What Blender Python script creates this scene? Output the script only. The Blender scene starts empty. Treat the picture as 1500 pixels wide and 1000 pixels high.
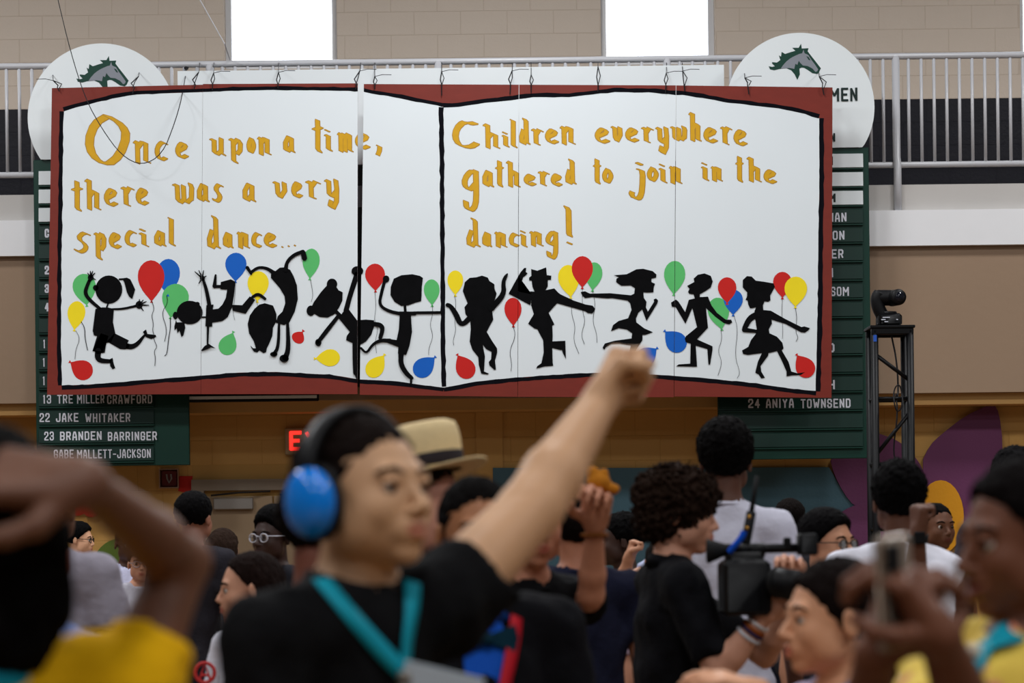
import bpy, math, random
import numpy as np
from mathutils import Vector, Matrix
random.seed(7); rng = np.random.default_rng(7)
scn = bpy.context.scene
COL = scn.collection
# ------------------------------------------------ camera, world, lights, exposure
FPX = 3500.0; CZ = 1.55; HY = 800.0; ROLL = 0.0115
CR, SR = math.cos(ROLL), math.sin(ROLL)
cam_d = bpy.data.cameras.new('camera'); cam = bpy.data.objects.new('camera', cam_d); COL.objects.link(cam)
cam_d.sensor_width = 36; cam_d.lens = 36*FPX/1500; cam_d.shift_y = (HY-500)/1500
cam.location = (0, 0, CZ)
cam.rotation_mode = 'XYZ'
cam.matrix_world = Matrix.Translation((0, 0, CZ)) @ Matrix.Rotation(math.pi/2, 4, 'X') @ Matrix.Rotation(-ROLL, 4, 'Z')
cam_d.clip_start = .1; cam_d.clip_end = 200
cam_d.dof.use_dof = True; cam_d.dof.focus_distance = 18.0; cam_d.dof.aperture_fstop = 4.5
scn.camera = cam
scn.view_settings.view_transform = 'Standard'; scn.view_settings.look = 'None'
scn.view_settings.gamma = 1; scn.view_settings.use_curve_mapping = False
scn.view_settings.exposure = 0.0
scn.cycles.use_denoising = True
scn.cycles.max_bounces = 6; scn.cycles.diffuse_bounces = 3; scn.cycles.glossy_bounces = 2
scn.cycles.sample_clamp_indirect = 4
w = bpy.data.worlds.new('sky'); scn.world = w; w.use_nodes = True
bgn = w.node_tree.nodes['Background']; bgn.inputs[0].default_value = (.86, .92, 1, 1); bgn.inputs[1].default_value = 4.0
LAMPS = [(x, y, pw) for (y, pws) in ((-6, (90, 110, 110)), (0, (150, 170, 190)), (6, (100, 110, 120)), (11.5, (290, 205, 190)), (16, (200, 190, 190))) for x, pw in zip((-6, 0, 6), pws)]
ROOM = dict(x0=-11, x1=11, y0=-12, zc=8.6)
for i, (x, y, pw) in enumerate(LAMPS):
    ld = bpy.data.lights.new('lamp_light', 'AREA'); ld.shape = 'SQUARE'; ld.size = 1.0; ld.energy = pw; ld.color = (.97, .985, 1)
    lo = bpy.data.objects.new('lamp_light', ld); COL.objects.link(lo); lo.location = (x, y, ROOM['zc']-.62)

def P(px, py, D):
    u, v = px-750.0, HY-py
    return Vector(((u*CR + v*SR)*D/FPX, D, CZ + (-u*SR + v*CR)*D/FPX))
def Zm(py, D): return CZ + (HY-py)*D/FPX          # height seen at mid frame
def Xm(px, D): return (px-750.0)*D/FPX
def lin(c):
    c = c/255.0
    return c/12.92 if c <= .04045 else ((c+.055)/1.055)**2.4
def rgb(r, g, b): return (lin(r), lin(g), lin(b), 1)

# ------------------------------------------------ materials
def mat(name, col, rough=.6, metal=0, noise=0, nscale=8, bump=0, bscale=60, emit=0, spec=.28, stretch=None):
    m = bpy.data.materials.new(name); m.use_nodes = True
    nt = m.node_tree; b = nt.nodes['Principled BSDF']
    b.inputs['Base Color'].default_value = col; b.inputs['Roughness'].default_value = rough
    b.inputs['Metallic'].default_value = metal; b.inputs['Specular IOR Level'].default_value = spec
    tc = nt.nodes.new('ShaderNodeTexCoord'); src = tc.outputs['Object']
    if stretch:
        mp = nt.nodes.new('ShaderNodeMapping'); mp.inputs['Scale'].default_value = stretch
        nt.links.new(src, mp.inputs[0]); src = mp.outputs[0]
    if noise:
        n = nt.nodes.new('ShaderNodeTexNoise'); n.inputs['Scale'].default_value = nscale; n.inputs['Detail'].default_value = 5
        nt.links.new(src, n.inputs['Vector'])
        r = nt.nodes.new('ShaderNodeMapRange'); r.inputs['To Min'].default_value = 1-noise; r.inputs['To Max'].default_value = 1+noise
        nt.links.new(n.outputs['Fac'], r.inputs['Value'])
        v = nt.nodes.new('ShaderNodeVectorMath'); v.operation = 'SCALE'; v.inputs[0].default_value = col[:3]
        nt.links.new(r.outputs[0], v.inputs['Scale']); nt.links.new(v.outputs[0], b.inputs['Base Color'])
    if bump:
        n = nt.nodes.new('ShaderNodeTexNoise'); n.inputs['Scale'].default_value = bscale; n.inputs['Detail'].default_value = 3
        nt.links.new(src, n.inputs['Vector'])
        bp = nt.nodes.new('ShaderNodeBump'); bp.inputs['Strength'].default_value = bump; bp.inputs['Distance'].default_value = .01
        nt.links.new(n.outputs['Fac'], bp.inputs['Height']); nt.links.new(bp.outputs[0], b.inputs['Normal'])
    if emit:
        b.inputs['Emission Color'].default_value = col; b.inputs['Emission Strength'].default_value = emit
    return m
M = {}
M['block_tan'] = mat('painted_block_tan', rgb(206, 190, 174), .55, noise=.03, nscale=4, bump=.2, bscale=40)
M['block_black'] = mat('painted_block_black', rgb(15, 14, 24), .5, spec=.2, bump=.2, bscale=40)
M['block_ochre'] = mat('painted_block_ochre', rgb(186, 142, 76), .55, noise=.06, nscale=3, bump=.2, bscale=40)
M['mortar_tan'] = mat('mortar_tan', rgb(196, 180, 164), .7)
M['mortar_ochre'] = mat('mortar_ochre', rgb(176, 136, 74), .7)
M['fascia'] = mat('fascia_paint', rgb(148, 124, 102), .6, noise=.05, nscale=1.5, bump=.15, bscale=15)
M['ledge'] = mat('ledge_paint', rgb(196, 152, 92), .6, noise=.04)
M['white_beam'] = mat('white_paint', rgb(228, 228, 230), .5, noise=.02)
M['kerb'] = mat('grey_concrete', rgb(186, 182, 178), .7, noise=.05, nscale=3)
M['rail'] = mat('grey_enamel', rgb(186, 186, 190), .35, spec=.6)
M['ceil'] = mat('ceiling_paint', rgb(140, 142, 146), .8)
M['side'] = mat('side_wall_paint', rgb(120, 120, 122), .8, noise=.04)
M['floor'] = mat('gym_floor', rgb(120, 96, 72), .35, noise=.12, nscale=3, stretch=(1, 12, 1))
M['page'] = mat('white_board_paint', rgb(220, 227, 231), .5, noise=.018, nscale=2.5)
M['ply'] = mat('red_brown_paint', rgb(116, 38, 27), .5, noise=.14, nscale=9, stretch=(1, 1, 3))
M['ink'] = mat('black_paint', rgb(9, 9, 16), .7, noise=.3, nscale=30, spec=.06)
M['dancer'] = mat('black_brushed_paint', rgb(8, 8, 10), .7, noise=.6, nscale=14, spec=.06)
M['gold'] = mat('gold_paint', rgb(206, 156, 18), .5, noise=.12, nscale=20)
M['gold_edge'] = mat('dark_gold_paint', rgb(170, 126, 44), .5, noise=.08, nscale=20)
M['b_red'] = mat('red_paint', rgb(196, 24, 18), .5, noise=.06)
M['b_blue'] = mat('blue_paint', rgb(0, 92, 190), .5, noise=.06)
M['b_green'] = mat('green_paint', rgb(86, 184, 104), .5, noise=.06)
M['b_yellow'] = mat('yellow_paint', rgb(240, 216, 22), .5, noise=.06)
M['wire'] = mat('black_wire', rgb(24, 24, 28), .5)
M['steel_wire'] = mat('pale_wire', rgb(190, 190, 195), .4)
M['board_green'] = mat('dark_green_enamel', rgb(8, 52, 42), .45, noise=.1, nscale=4)
M['slat_green'] = mat('green_name_plate', rgb(6, 44, 36), .45, noise=.12, nscale=5)
M['sign_white'] = mat('white_sign_enamel', rgb(222, 228, 230), .45)
M['letter_white'] = mat('white_vinyl', rgb(220, 222, 232), .5)
M['letter_black'] = mat('dark_green_vinyl', rgb(12, 34, 32), .5)
M['horse_green'] = mat('crest_green', rgb(10, 58, 46), .5)
M['horse_grey'] = mat('crest_grey', rgb(130, 134, 142), .5)
M['black'] = mat('black_plastic', rgb(8, 8, 11), .5, spec=.2)
M['black_gloss'] = mat('black_powder_coat', rgb(6, 6, 9), .45, spec=.2)
M['black_rubber'] = mat('black_rubber', rgb(16, 16, 17), .8)
M['teal_mural'] = mat('teal_mural_paint', rgb(62, 92, 104), .6, noise=.05, nscale=2, bump=.2, bscale=40)
M['purple_mural'] = mat('purple_mural_paint', rgb(98, 48, 84), .6, noise=.05, nscale=2, bump=.2, bscale=40)
M['yellow_mural'] = mat('ochre_yellow_mural_paint', rgb(206, 140, 20), .6, noise=.05, bump=.2, bscale=40)
M['green_mural'] = mat('olive_green_mural_paint', rgb(84, 104, 34), .6, noise=.05)
M['red_mural'] = mat('red_mural_paint', rgb(178, 26, 14), .6)
M['door'] = mat('beige_door_paint', rgb(140, 118, 92), .5, noise=.03)
M['door_frame'] = mat('grey_frame_paint', rgb(122, 108, 92), .5)
M['dark'] = mat('dark_gap', rgb(30, 24, 20), .8)
M['closer'] = mat('door_closer_metal', rgb(134, 128, 122), .4, metal=.3)
M['exit_red'] = mat('lit_red_letters', (1, .03, .02, 1), .5, emit=1.6)
M['exit_body'] = mat('beige_sign_housing', rgb(150, 128, 92), .5)
M['glassy'] = None
def glass_mat():
    m = bpy.data.materials.new('window_glass'); m.use_nodes = True; nt = m.node_tree
    nt.nodes.clear(); o = nt.nodes.new('ShaderNodeOutputMaterial')
    mx = nt.nodes.new('ShaderNodeMixShader'); t = nt.nodes.new('ShaderNodeBsdfTransparent'); g = nt.nodes.new('ShaderNodeBsdfGlossy')
    g.inputs['Roughness'].default_value = .02; f = nt.nodes.new('ShaderNodeFresnel'); f.inputs[0].default_value = 1.35
    nt.links.new(f.outputs[0], mx.inputs[0]); nt.links.new(t.outputs[0], mx.inputs[1]); nt.links.new(g.outputs[0], mx.inputs[2])
    nt.links.new(mx.outputs[0], o.inputs[0]); return m
M['glass'] = glass_mat()

# ------------------------------------------------ mesh helpers
class MB:
    def __init__(s): s.v = []; s.f = []; s.m = []
    def add(s, vs, fs, mi=0):
        o = len(s.v); s.v += [tuple(v) for v in vs]; s.f += [tuple(i+o for i in f) for f in fs]; s.m += [mi]*len(fs); return s
    def box(s, c, size, rot=None, mi=0, bev=0):
        hx, hy, hz = [q/2 for q in size]; R = rot or Matrix.Identity(3); c = Vector(c)
        if not bev:
            vs = [Vector((x*hx, y*hy, z*hz)) for x in (-1, 1) for y in (-1, 1) for z in (-1, 1)]
            fs = [(0, 1, 3, 2), (4, 6, 7, 5), (0, 4, 5, 1), (2, 3, 7, 6), (0, 2, 6, 4), (1, 5, 7, 3)]
            return s.add([c + R @ v for v in vs], fs, mi)
        vs = []; idx = {}; fs = []
        for x in (-1, 1):
            for y in (-1, 1):
                for z in (-1, 1):
                    for a in range(3):
                        d = [hx, hy, hz]; q = [x, y, z]
                        p = [q[k]*(d[k] - (0 if k == a else bev)) for k in range(3)]
                        idx[(x, y, z, a)] = len(vs); vs.append(c + R @ Vector(p))
                    fs.append([idx[(x, y, z, 0)], idx[(x, y, z, 1)], idx[(x, y, z, 2)]])
        for a in range(3):
            b, d = [(1, 2), (0, 2), (0, 1)][a]
            for sg in (-1, 1):
                q = []
                for (p1, p2) in ((-1, -1), (1, -1), (1, 1), (-1, 1)):
                    k = [0, 0, 0]; k[a] = sg; k[b] = p1; k[d] = p2; q.append(idx[(*k, a)])
                fs.append(q)
            for s1 in (-1, 1):
                for s2 in (-1, 1):
                    k0 = [0, 0, 0]; k1 = [0, 0, 0]; k0[a] = -1; k1[a] = 1; k0[b] = k1[b] = s1; k0[d] = k1[d] = s2
                    fs.append([idx[(*k0, b)], idx[(*k1, b)], idx[(*k1, d)], idx[(*k0, d)]])
        return s.add(vs, fs, mi)
    def tube(s, pts, r, n=8, mi=0, cap=True):
        pts = [Vector(p) for p in pts]; rs = r if isinstance(r, (list, tuple)) else [r]*len(pts)
        vs = []; fs = []; prev = None
        for i, p in enumerate(pts):
            d = (pts[min(i+1, len(pts)-1)] - pts[max(i-1, 0)]).normalized()
            if prev is None: a = d.orthogonal().normalized()
            else:
                a = (prev - d*prev.dot(d)); a = a.normalized() if a.length > 1e-6 else d.orthogonal().normalized()
            prev = a; b = d.cross(a)
            for k in range(n):
                t = 2*math.pi*k/n; vs.append(p + (a*math.cos(t) + b*math.sin(t))*rs[i])
        for i in range(len(pts)-1):
            for k in range(n):
                k2 = (k+1) % n; fs.append((i*n+k, i*n+k2, (i+1)*n+k2, (i+1)*n+k))
        if cap: fs += [tuple(range(n-1, -1, -1)), tuple((len(pts)-1)*n+k for k in range(n))]
        return s.add(vs, fs, mi)
    def ell(s, c, r, rot=None, nu=16, nv=10, mi=0):
        R = rot or Matrix.Identity(3); c = Vector(c); vs = []; fs = []
        for j in range(nv+1):
            ph = math.pi*j/nv
            for i in range(nu):
                t = 2*math.pi*i/nu
                vs.append(c + R @ Vector((r[0]*math.sin(ph)*math.cos(t), r[1]*math.sin(ph)*math.sin(t), r[2]*math.cos(ph))))
        for j in range(nv):
            for i in range(nu):
                i2 = (i+1) % nu; fs.append((j*nu+i, (j+1)*nu+i, (j+1)*nu+i2, j*nu+i2))
        return s.add(vs, fs, mi)
    def prism(s, poly, y0, y1, mi=0):          # poly: (x,z) list
        n = len(poly); vs = [(x, y0, z) for x, z in poly] + [(x, y1, z) for x, z in poly]
        fs = [tuple(range(n)), tuple(range(2*n-1, n-1, -1))] + [(i, i+n, (i+1) % n + n, (i+1) % n) for i in range(n)]
        return s.add(vs, fs, mi)
    def mesh(s, name, mats, smooth=False):
        me = bpy.data.meshes.new(name); me.from_pydata(s.v, [], s.f)
        for m in (mats if isinstance(mats, list) else [mats]): me.materials.append(m)
        if any(s.m): me.polygons.foreach_set('material_index', s.m)
        if smooth: me.polygons.foreach_set('use_smooth', [True]*len(me.polygons))
        me.update(); return me
    def build(s, name, mats, parent=None, smooth=False):
        o = bpy.data.objects.new(name, s.mesh(name, mats, smooth)); COL.objects.link(o)
        if parent: o.parent = parent; o.matrix_parent_inverse = parent_inv(parent)
        return o
def parent_inv(p):
    M_ = Matrix.Identity(4); q = p; chain = []
    while q: chain.append(q); q = q.parent
    W = Matrix.Identity(4)
    for q in reversed(chain): W = W @ q.matrix_parent_inverse @ q.matrix_basis
    return W.inverted()
def empty(name, loc, label=None, cat=None, group=None):
    o = bpy.data.objects.new(name, None); COL.objects.link(o); o.location = loc; o.empty_display_size = .1
    if label: o['label'] = label
    if cat: o['category'] = cat
    if group: o['group'] = group
    return o
def tag(o, label, cat, group=None, kind=None):
    o['label'] = label; o['category'] = cat
    if group: o['group'] = group
    if kind: o['kind'] = kind
    return o
def struct(o): o['kind'] = 'structure'; return o
def link_mesh(name, me, parent=None, loc=(0, 0, 0), rot=None):
    o = bpy.data.objects.new(name, me); COL.objects.link(o); o.location = loc
    if rot: o.rotation_euler = rot
    if parent: o.parent = parent; o.matrix_parent_inverse = parent_inv(parent)
    return o
SG = {'A': [[(0, 1), (.08, .45), (.32, 0), (.68, 0), (.92, .45), (1, 1)], [(.05, .68), (.95, .68)]], 'B': [[(0, .5), (0, 0), (.75, 0), (1, .13), (1, .38), (.8, .5), (0, .5)], [(.8, .5), (1, .62), (1, .87), (.75, 1), (0, 1), (0, .5)]],
 'C': [[(1, .3), (1, .13), (.8, 0), (.2, 0), (0, .13), (0, .87), (.2, 1), (.8, 1), (1, .87), (1, .7)]], 'D': [[(0, 0), (.75, 0), (1, .15), (1, .85), (.75, 1), (0, 1), (0, 0)]], 'E': [[(1, 0), (0, 0), (0, 1), (1, 1)], [(0, .5), (.8, .5)]],
 'F': [[(1, 0), (0, 0), (0, 1)], [(0, .5), (.8, .5)]], 'G': [[(1, .3), (1, .13), (.8, 0), (.2, 0), (0, .13), (0, .87), (.2, 1), (.8, 1), (1, .87), (1, .55), (.55, .55)]], 'H': [[(0, 0), (0, 1)], [(1, 0), (1, 1)], [(0, .5), (1, .5)]],
 'I': [[(.5, 0), (.5, 1)]], 'J': [[(1, 0), (1, .87), (.8, 1), (.2, 1), (0, .87), (0, .7)]], 'K': [[(0, 0), (0, 1)], [(1, 0), (.15, .55)], [(.35, .42), (1, 1)]], 'L': [[(0, 0), (0, 1), (1, 1)]],
 'M': [[(0, 1), (0, 0), (.5, .6), (1, 0), (1, 1)]], 'N': [[(0, 1), (0, 0), (1, 1), (1, 0)]], 'O': [[(.2, 0), (.8, 0), (1, .13), (1, .87), (.8, 1), (.2, 1), (0, .87), (0, .13), (.2, 0)]], 'R': [[(0, 1), (0, 0), (.78, 0), (1, .13), (1, .4), (.78, .54), (0, .54)], [(.6, .54), (1, 1)]],
 'S': [[(1, .26), (1, .12), (.8, 0), (.2, 0), (0, .12), (0, .38), (.2, .48), (.8, .54), (1, .64), (1, .88), (.8, 1), (.2, 1), (0, .88), (0, .74)]], 'T': [[(0, 0), (1, 0)], [(.5, 0), (.5, 1)]], 'W': [[(0, 0), (.22, 1), (.5, .35), (.78, 1), (1, 0)]], 'X': [[(0, 0), (1, 1)], [(1, 0), (0, 1)]],
 'Y': [[(0, 0), (.5, .5), (.5, 1)], [(1, 0), (.5, .5)]], '1': [[(.1, .16), (.5, 0), (.5, 1)]], '2': [[(0, .28), (0, .12), (.2, 0), (.8, 0), (1, .12), (1, .4), (0, .85), (0, 1), (1, 1)]], '3': [[(0, .2), (0, .12), (.2, 0), (.8, 0), (1, .12), (1, .4), (.8, .5), (.4, .5)], [(.8, .5), (1, .6), (1, .88), (.8, 1), (.2, 1), (0, .88), (0, .76)]],
 '4': [[(.72, 1), (.72, 0), (0, .7), (1, .7)]], '-': [[(0, .55), (1, .55)]]}
def text_mesh(s, name, material, parent, px0, px1, pyb, pyt, D, bold=.02, depth=.0015):
    """block lettering filling the box px0..px1, pyb (foot)..pyt (top) on the plane y = D; every letter is a part"""
    a, b, t = P(px0, pyb, D), P(px1, pyb, D), P(px0, pyt, D)
    wd = {'I': .42, 'M': 1.3, 'W': 1.35, '1': .62, '-': .8, ' ': .6}
    tot = sum(wd.get(c, 1) for c in s) + .28*(len(s)-1); W_ = b.x-a.x; u = W_/tot; H = t.z-a.z; x = a.x
    for n_, c in enumerate(s):
        cw = wd.get(c, 1)*u
        if c in SG:
            th = min(u*.30, H*.2) if len(s) > 1 else min(H*.2, cw*.42); mb = MB(); k = 0
            for st in SG[c]:
                pts = [(x+th/2+q[0]*(cw-th), a.z+H-th/2-q[1]*(H-th)) for q in st]
                for i_ in range(len(pts)-1):
                    p, q = Vector(pts[i_]), Vector(pts[i_+1]); d = (q-p).normalized(); nn = Vector((-d.y, d.x))*th/2
                    e0 = d*(th*.5 if 0 < i_ else th*.5*(1 if abs(d.x)+abs(d.y) > 1.2 else 1)); 
                    y = D-depth-k*3e-5; k += 1
                    e0 = d*(th*.30 if (0 < i_ or st[0] == st[-1]) else th*.5); e1 = d*(th*.30 if (i_ < len(pts)-2 or st[0] == st[-1]) else th*.5)
                    if abs(d.x) < .98 and abs(d.y) < .98: e0 = d*th*.15; e1 = d*th*.15
                    vs = [p-e0+nn, p-e0-nn, q+e1-nn, q+e1+nn]
                    mb.add([(v.x, y, v.y) for v in vs], [(0, 1, 2, 3)])
            mb.build(name, material, parent)
        x += cw+.28*u

# ------------------------------------------------ room
DU = 20.9      # upper wall
DF = 19.05     # balcony front
DL = 19.5      # wall below the balcony
X0, X1, Y0, ZC = ROOM['x0'], ROOM['x1'], ROOM['y0'], ROOM['zc']
struct(MB().box((0, (Y0+21.6)/2, -.05), (X1-X0, 21.6-Y0, .1)).build('floor', M['floor']))
struct(MB().box((0, (Y0+21.6)/2, ZC+.1), (X1-X0+.4, 21.6-Y0, .2)).build('ceiling', M['ceil']))
struct(MB().box((X0-.1, (Y0+21.6)/2, ZC/2), (.2, 21.6-Y0, ZC)).build('wall_left', M['side']))
struct(MB().box((X1+.1, (Y0+21.6)/2, ZC/2), (.2, 21.6-Y0, ZC)).build('wall_right', M['side']))
struct(MB().box((0, Y0-.1, ZC/2), (X1-X0+.4, .2, ZC)).build('wall_front', M['side']))
# upper wall with two window openings in sight
ZB = Zm(152, DU)                      # top of the black band
WIN = [(Xm(337, DU), Xm(502, DU)), (Xm(889, DU), Xm(1056, DU)), (Xm(1503, DU), Xm(1668, DU)), (Xm(-218, DU), Xm(-50, DU))]
WZ0, WZ1 = Zm(97, DU), Zm(97, DU)+2.1
ZFB = Zm(275, DF)                     # balcony floor level
wallU = empty('wall_upper', (0, DU, ZFB)); struct(wallU)
mb = MB()
xs = sorted([(a, b) for a, b in WIN]); edges = [X0] + [q for ab in xs for q in ab] + [X1]
T = .3
mb.box((0, DU-.0015+T/2, (WZ0+ZFB-.3)/2), (X1-X0, T, WZ0-ZFB+.3)); mb.box((0, DU-.0015+T/2, (WZ1+ZC)/2), (X1-X0, T, ZC-WZ1))
for i in range(0, len(edges), 2):
    a, b = edges[i], edges[i+1]; mb.box(((a+b)/2, DU-.0015+T/2, (WZ0+WZ1)/2), (b-a, T, WZ1-WZ0))
mb.build('mortar_backing', M['mortar_tan'], wallU)
MB().box((0, DU-.0012, (ZFB+ZB)/2), (X1-X0, .002, ZB-ZFB)).build('mortar_backing', M['block_black'], wallU)['label'] = 'black painted lower band'
CH, CL = .2032, .4064
bt = {}
def block_mesh(L, H, key):
    k = (round(L, 3), round(H, 3), key)
    if k not in bt: bt[k] = MB().box((0, 0, 0), (L-.004, .022, H-.004), bev=.0022).mesh('concrete_block', M[key])
    return bt[k]
nrow = 0
xphase = Xm(1398, DU) 
for r in range(-7, 6):
    z0 = ZB + r*CH; z1 = z0+CH
    if z0 < ZFB-.05: continue
    ph = xphase + (CL/2 if r % 2 else 0)
    x = ph - math.ceil((ph+4.9)/CL)*CL
    while x < 4.9:
        segs = [(x, x+CL)]
        if z1 > WZ0+.02:
            for a, b in WIN:
                new = []
                for s0, s1 in segs:
                    if s1 <= a or s0 >= b: new.append((s0, s1))
                    else:
                        if s0 < a-.02: new.append((s0, a))
                        if s1 > b+.02: new.append((b, s1))
                segs = new
        for s0, s1 in segs:
            h = CH
            link_mesh('concrete_block', block_mesh(s1-s0, h, 'block_tan' if r >= 0 else 'block_black'), wallU, ((s0+s1)/2, DU+.0075, (z0+z1)/2)); nrow += 1
        x += CL
for i, (a, b) in enumerate(WIN):
    wn = empty('window_%d' % (i+1), ((a+b)/2, DU, WZ0)); struct(wn)
    f = MB(); fw = .05
    for (c, s_) in ((((a+b)/2, DU+.16, WZ0+fw/2), (b-a, .1, fw)), (((a+b)/2, DU+.16, WZ1-fw/2), (b-a, .1, fw)),
                    ((a+fw/2, DU+.162, (WZ0+WZ1)/2), (fw, .1, WZ1-WZ0-.004)), ((b-fw/2, DU+.162, (WZ0+WZ1)/2), (fw, .1, WZ1-WZ0-.004))):
        f.box(c, s_)
    f.build('window_frame', M['white_beam'], wn)
    MB().box(((a+b)/2, DU+.17, (WZ0+WZ1)/2), (b-a-2*fw, .008, WZ1-WZ0-2*fw)).build('pane', M['glass'], wn)
# balcony slab, kerb, white beam, bulkhead
bal = empty('trim_1', (0, DF, Zm(582, DF))); struct(bal)
zk0, zk1, zw0, zf0 = Zm(315, DF), Zm(276, DF), Zm(367, DF), Zm(582, DF)
MB().box((0, (DF+DU)/2+.02, (zk0+zk1)/2), (X1-X0, DU-DF-.04, zk1-zk0)).build('balcony_kerb', M['kerb'], bal)
MB().box((0, DF+.42, (zw0+zk0)/2), (X1-X0, .9, zk0-zw0)).build('white_beam', M['white_beam'], bal)
MB().box((0, DF+.33, (zf0+zw0)/2), (X1-X0, .6, zw0-zf0-.001)).build('bulkhead', M['fascia'], bal)
MB().box((0, DF+.38, zf0-.045), (X1-X0, .54, .09)).build('ledge', M['ledge'], bal)
# lower wall of blocks
wallL = empty('wall_back', (0, DL, 0)); struct(wallL)
MB().box((0, DL-.0015+.15, zf0/2), (X1-X0, .3, zf0)).build('mortar_backing', M['mortar_ochre'], wallL)
ztop = zf0-.09
DX0, DX1 = Xm(283, DL), Xm(520, DL); DZ = Zm(701, DL)+.02
for r in range(1, 11):
    z1 = ztop-(r-1)*CH; z0 = z1-CH
    ph = (CL/2 if r % 2 else 0)
    x = ph - math.ceil((ph+4.7)/CL)*CL
    while x < 4.7:
        segs = [(x, x+CL)]
        if z0 < DZ-.01:
            new = []
            for s0, s1 in segs:
                if s1 <= DX0 or s0 >= DX1: new.append((s0, s1))
                else:
                    if s0 < DX0-.02: new.append((s0, DX0))
                    if s1 > DX1+.02: new.append((DX1, s1))
            segs = new
        for s0, s1 in segs:
            link_mesh('concrete_block', block_mesh(s1-s0, CH, 'block_ochre'), wallL, ((s0+s1)/2, DL+.0075, (z0+z1)/2))
        x += CL
px0, px1 = Xm(699, DL-.1), Xm(738, DL-.1)
pil = MB().box(((px0+px1)/2, DL-.012, ztop/2), (px1-px0, .024, ztop-.002)).build('trim_2', M['block_ochre']); struct(pil)
struct(MB().box((0, DL-.03, .05), (X1-X0, .03, .1)).build('baseboard_back', M['dark']))
# door
dr = empty('door_1', ((DX0+DX1)/2, DL, 0)); struct(dr)
fr = MB(); fwid = .1
fr.box((DX0+.05, DL-.01, DZ/2), (.1, .1, DZ)); fr.box((DX1-.05, DL-.01, DZ/2), (.1, .1, DZ)); fr.box(((DX0+DX1)/2, DL-.012, DZ-.045), (DX1-DX0+.004, .1, .09))
fr.build('door_frame', M['door_frame'], dr)
MB().box(((DX0+DX1)/2, DL+.008, DZ/2-.05), (DX1-DX0-.2, .008, DZ-.09)).build('dark_gap', M['dark'], dr)
for sg in (-1, 1):
    lf = MB().box(((DX0+DX1)/2+sg*(DX1-DX0-.2)/4, DL-.015, (DZ-.13)/2), ((DX1-DX0-.2)/2-.012, .04, DZ-.145), bev=.003).build('door_leaf', M['door'], dr)
    cx = (DX0+DX1)/2+sg*(DX1-DX0-.2)/4 - .04
    MB().box((cx, DL-.06, DZ-.2), (.32, .06, .09), bev=.006).build('closer_body', M['closer'], lf)
    MB().tube([(cx-.18, DL-.07, DZ-.13), (cx+.05, DL-.12, DZ-.11), (cx+.3, DL-.06, DZ-.1)], .008).build('closer_arm', M['dark'], lf)
    MB().tube([(cx-sg*.25, DL-.09, 1.0), (cx+sg*.3, DL-.09, 1.0)], .018).build('push_bar', M['closer'], lf)

# ------------------------------------------------ lamps
for i, (x, y, pw) in enumerate(LAMPS):
    l = empty('high_bay_lamp', (x, y, ZC-.6), 'round black high bay lamp hanging from the gym ceiling', 'lamp', 'high bay lamps on the ceiling')
    MB().tube([(x, y, ZC-.55), (x, y, ZC-.45), (x, y, ZC-.35), (x, y, ZC-.25)], [.42, .36, .2, .1], 20).build('housing', M['black_gloss'], l)
    MB().tube([(x, y, ZC-.26), (x, y, ZC-.004)], .012, 6).build('suspension_rod', M['rail'], l)

# ------------------------------------------------ balcony railing
DR = DF+.06
rz1, rz0 = Zm(89, DR), Zm(248, DR)
rail = empty('balcony_railing', (0, DR, rz0), 'grey steel balcony railing of close round bars above the white beam', 'railing')
MB().tube([(X0+.01, DR, rz1), (X1-.01, DR, rz1)], .026, 12).build('top_rail', M['rail'], rail, True)
MB().tube([(X0+.01, DR, rz0), (X1-.01, DR, rz0)], .024, 12).build('bottom_rail', M['rail'], rail, True)
bm_ = MB().tube([(0, 0, rz0), (0, 0, rz1)], .0135, 10).mesh('bar', M['rail'], True)
xb = Xm(960/3+1000, DR)
k = -95
while k < 45:
    xx = xb + k*.1016
    if xx > -6.6 and k % 18 and xx < 6.6: link_mesh('bar', bm_, rail, (xx, DR, 0))
    k += 1
pm = MB().tube([(0, -.1, zk0-.02), (0, -.1, rz0), (0, -.06, rz0+.02)], .03, 12).mesh('post', M['rail'], True)
for k in range(-90, 55, 18):
    p_ = MB().tube([(xb+k*.1016, DR-.035, zk0-.03), (xb+k*.1016, DR-.035, rz0), (xb+k*.1016, DR-.0, rz0+.06), (xb+k*.1016, DR, rz1)], .031, 12).build('post', M['rail'], rail, True)

# ------------------------------------------------ boards behind the banner
a, b = P(260, 104, 18.93), P(1062, 236, 18.93)
tag(MB().prism([(a.x, b.z), (b.x, b.z), (b.x, a.z), (a.x, a.z)], 18.93, 18.96).build('rail_board', M['sign_white']), 'long plain white board fixed along the balcony railing between the round crests', 'board')
a, b = P(300, 243, 18.9), P(1000, 560, 18.9)
sb = empty('scoreboard', (0, 18.9, b.z), 'black scoreboard seen in the gap between the painted panels', 'scoreboard')
MB().box(((a.x+b.x)/2, 18.96, (a.z+b.z)/2), (b.x-a.x, .1, a.z-b.z), bev=.01).build('cabinet', M['black_gloss'], sb)
g0, g1 = P(515, 272, 18.9), P(545, 303, 18.9)
MB().box(((g0.x+g1.x)/2, 18.905, (g0.z+g1.z)/2), (g1.x-g0.x, .008, g0.z-g1.z)).build('stripe', M['horse_grey'], sb)
a, b = P(268, 562, 18.85), P(467, 587, 18.85)
sg_ = empty('hanging_sign', ((a.x+b.x)/2, 18.85, b.z), 'black sign with a white border line peeking out below the left pages', 'sign')
MB().box(((a.x+b.x)/2, 18.87, (a.z+b.z)/2+.2), (b.x-a.x, .04, a.z-b.z+.4), bev=.008).build('panel', M['black_gloss'], sg_)
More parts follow.
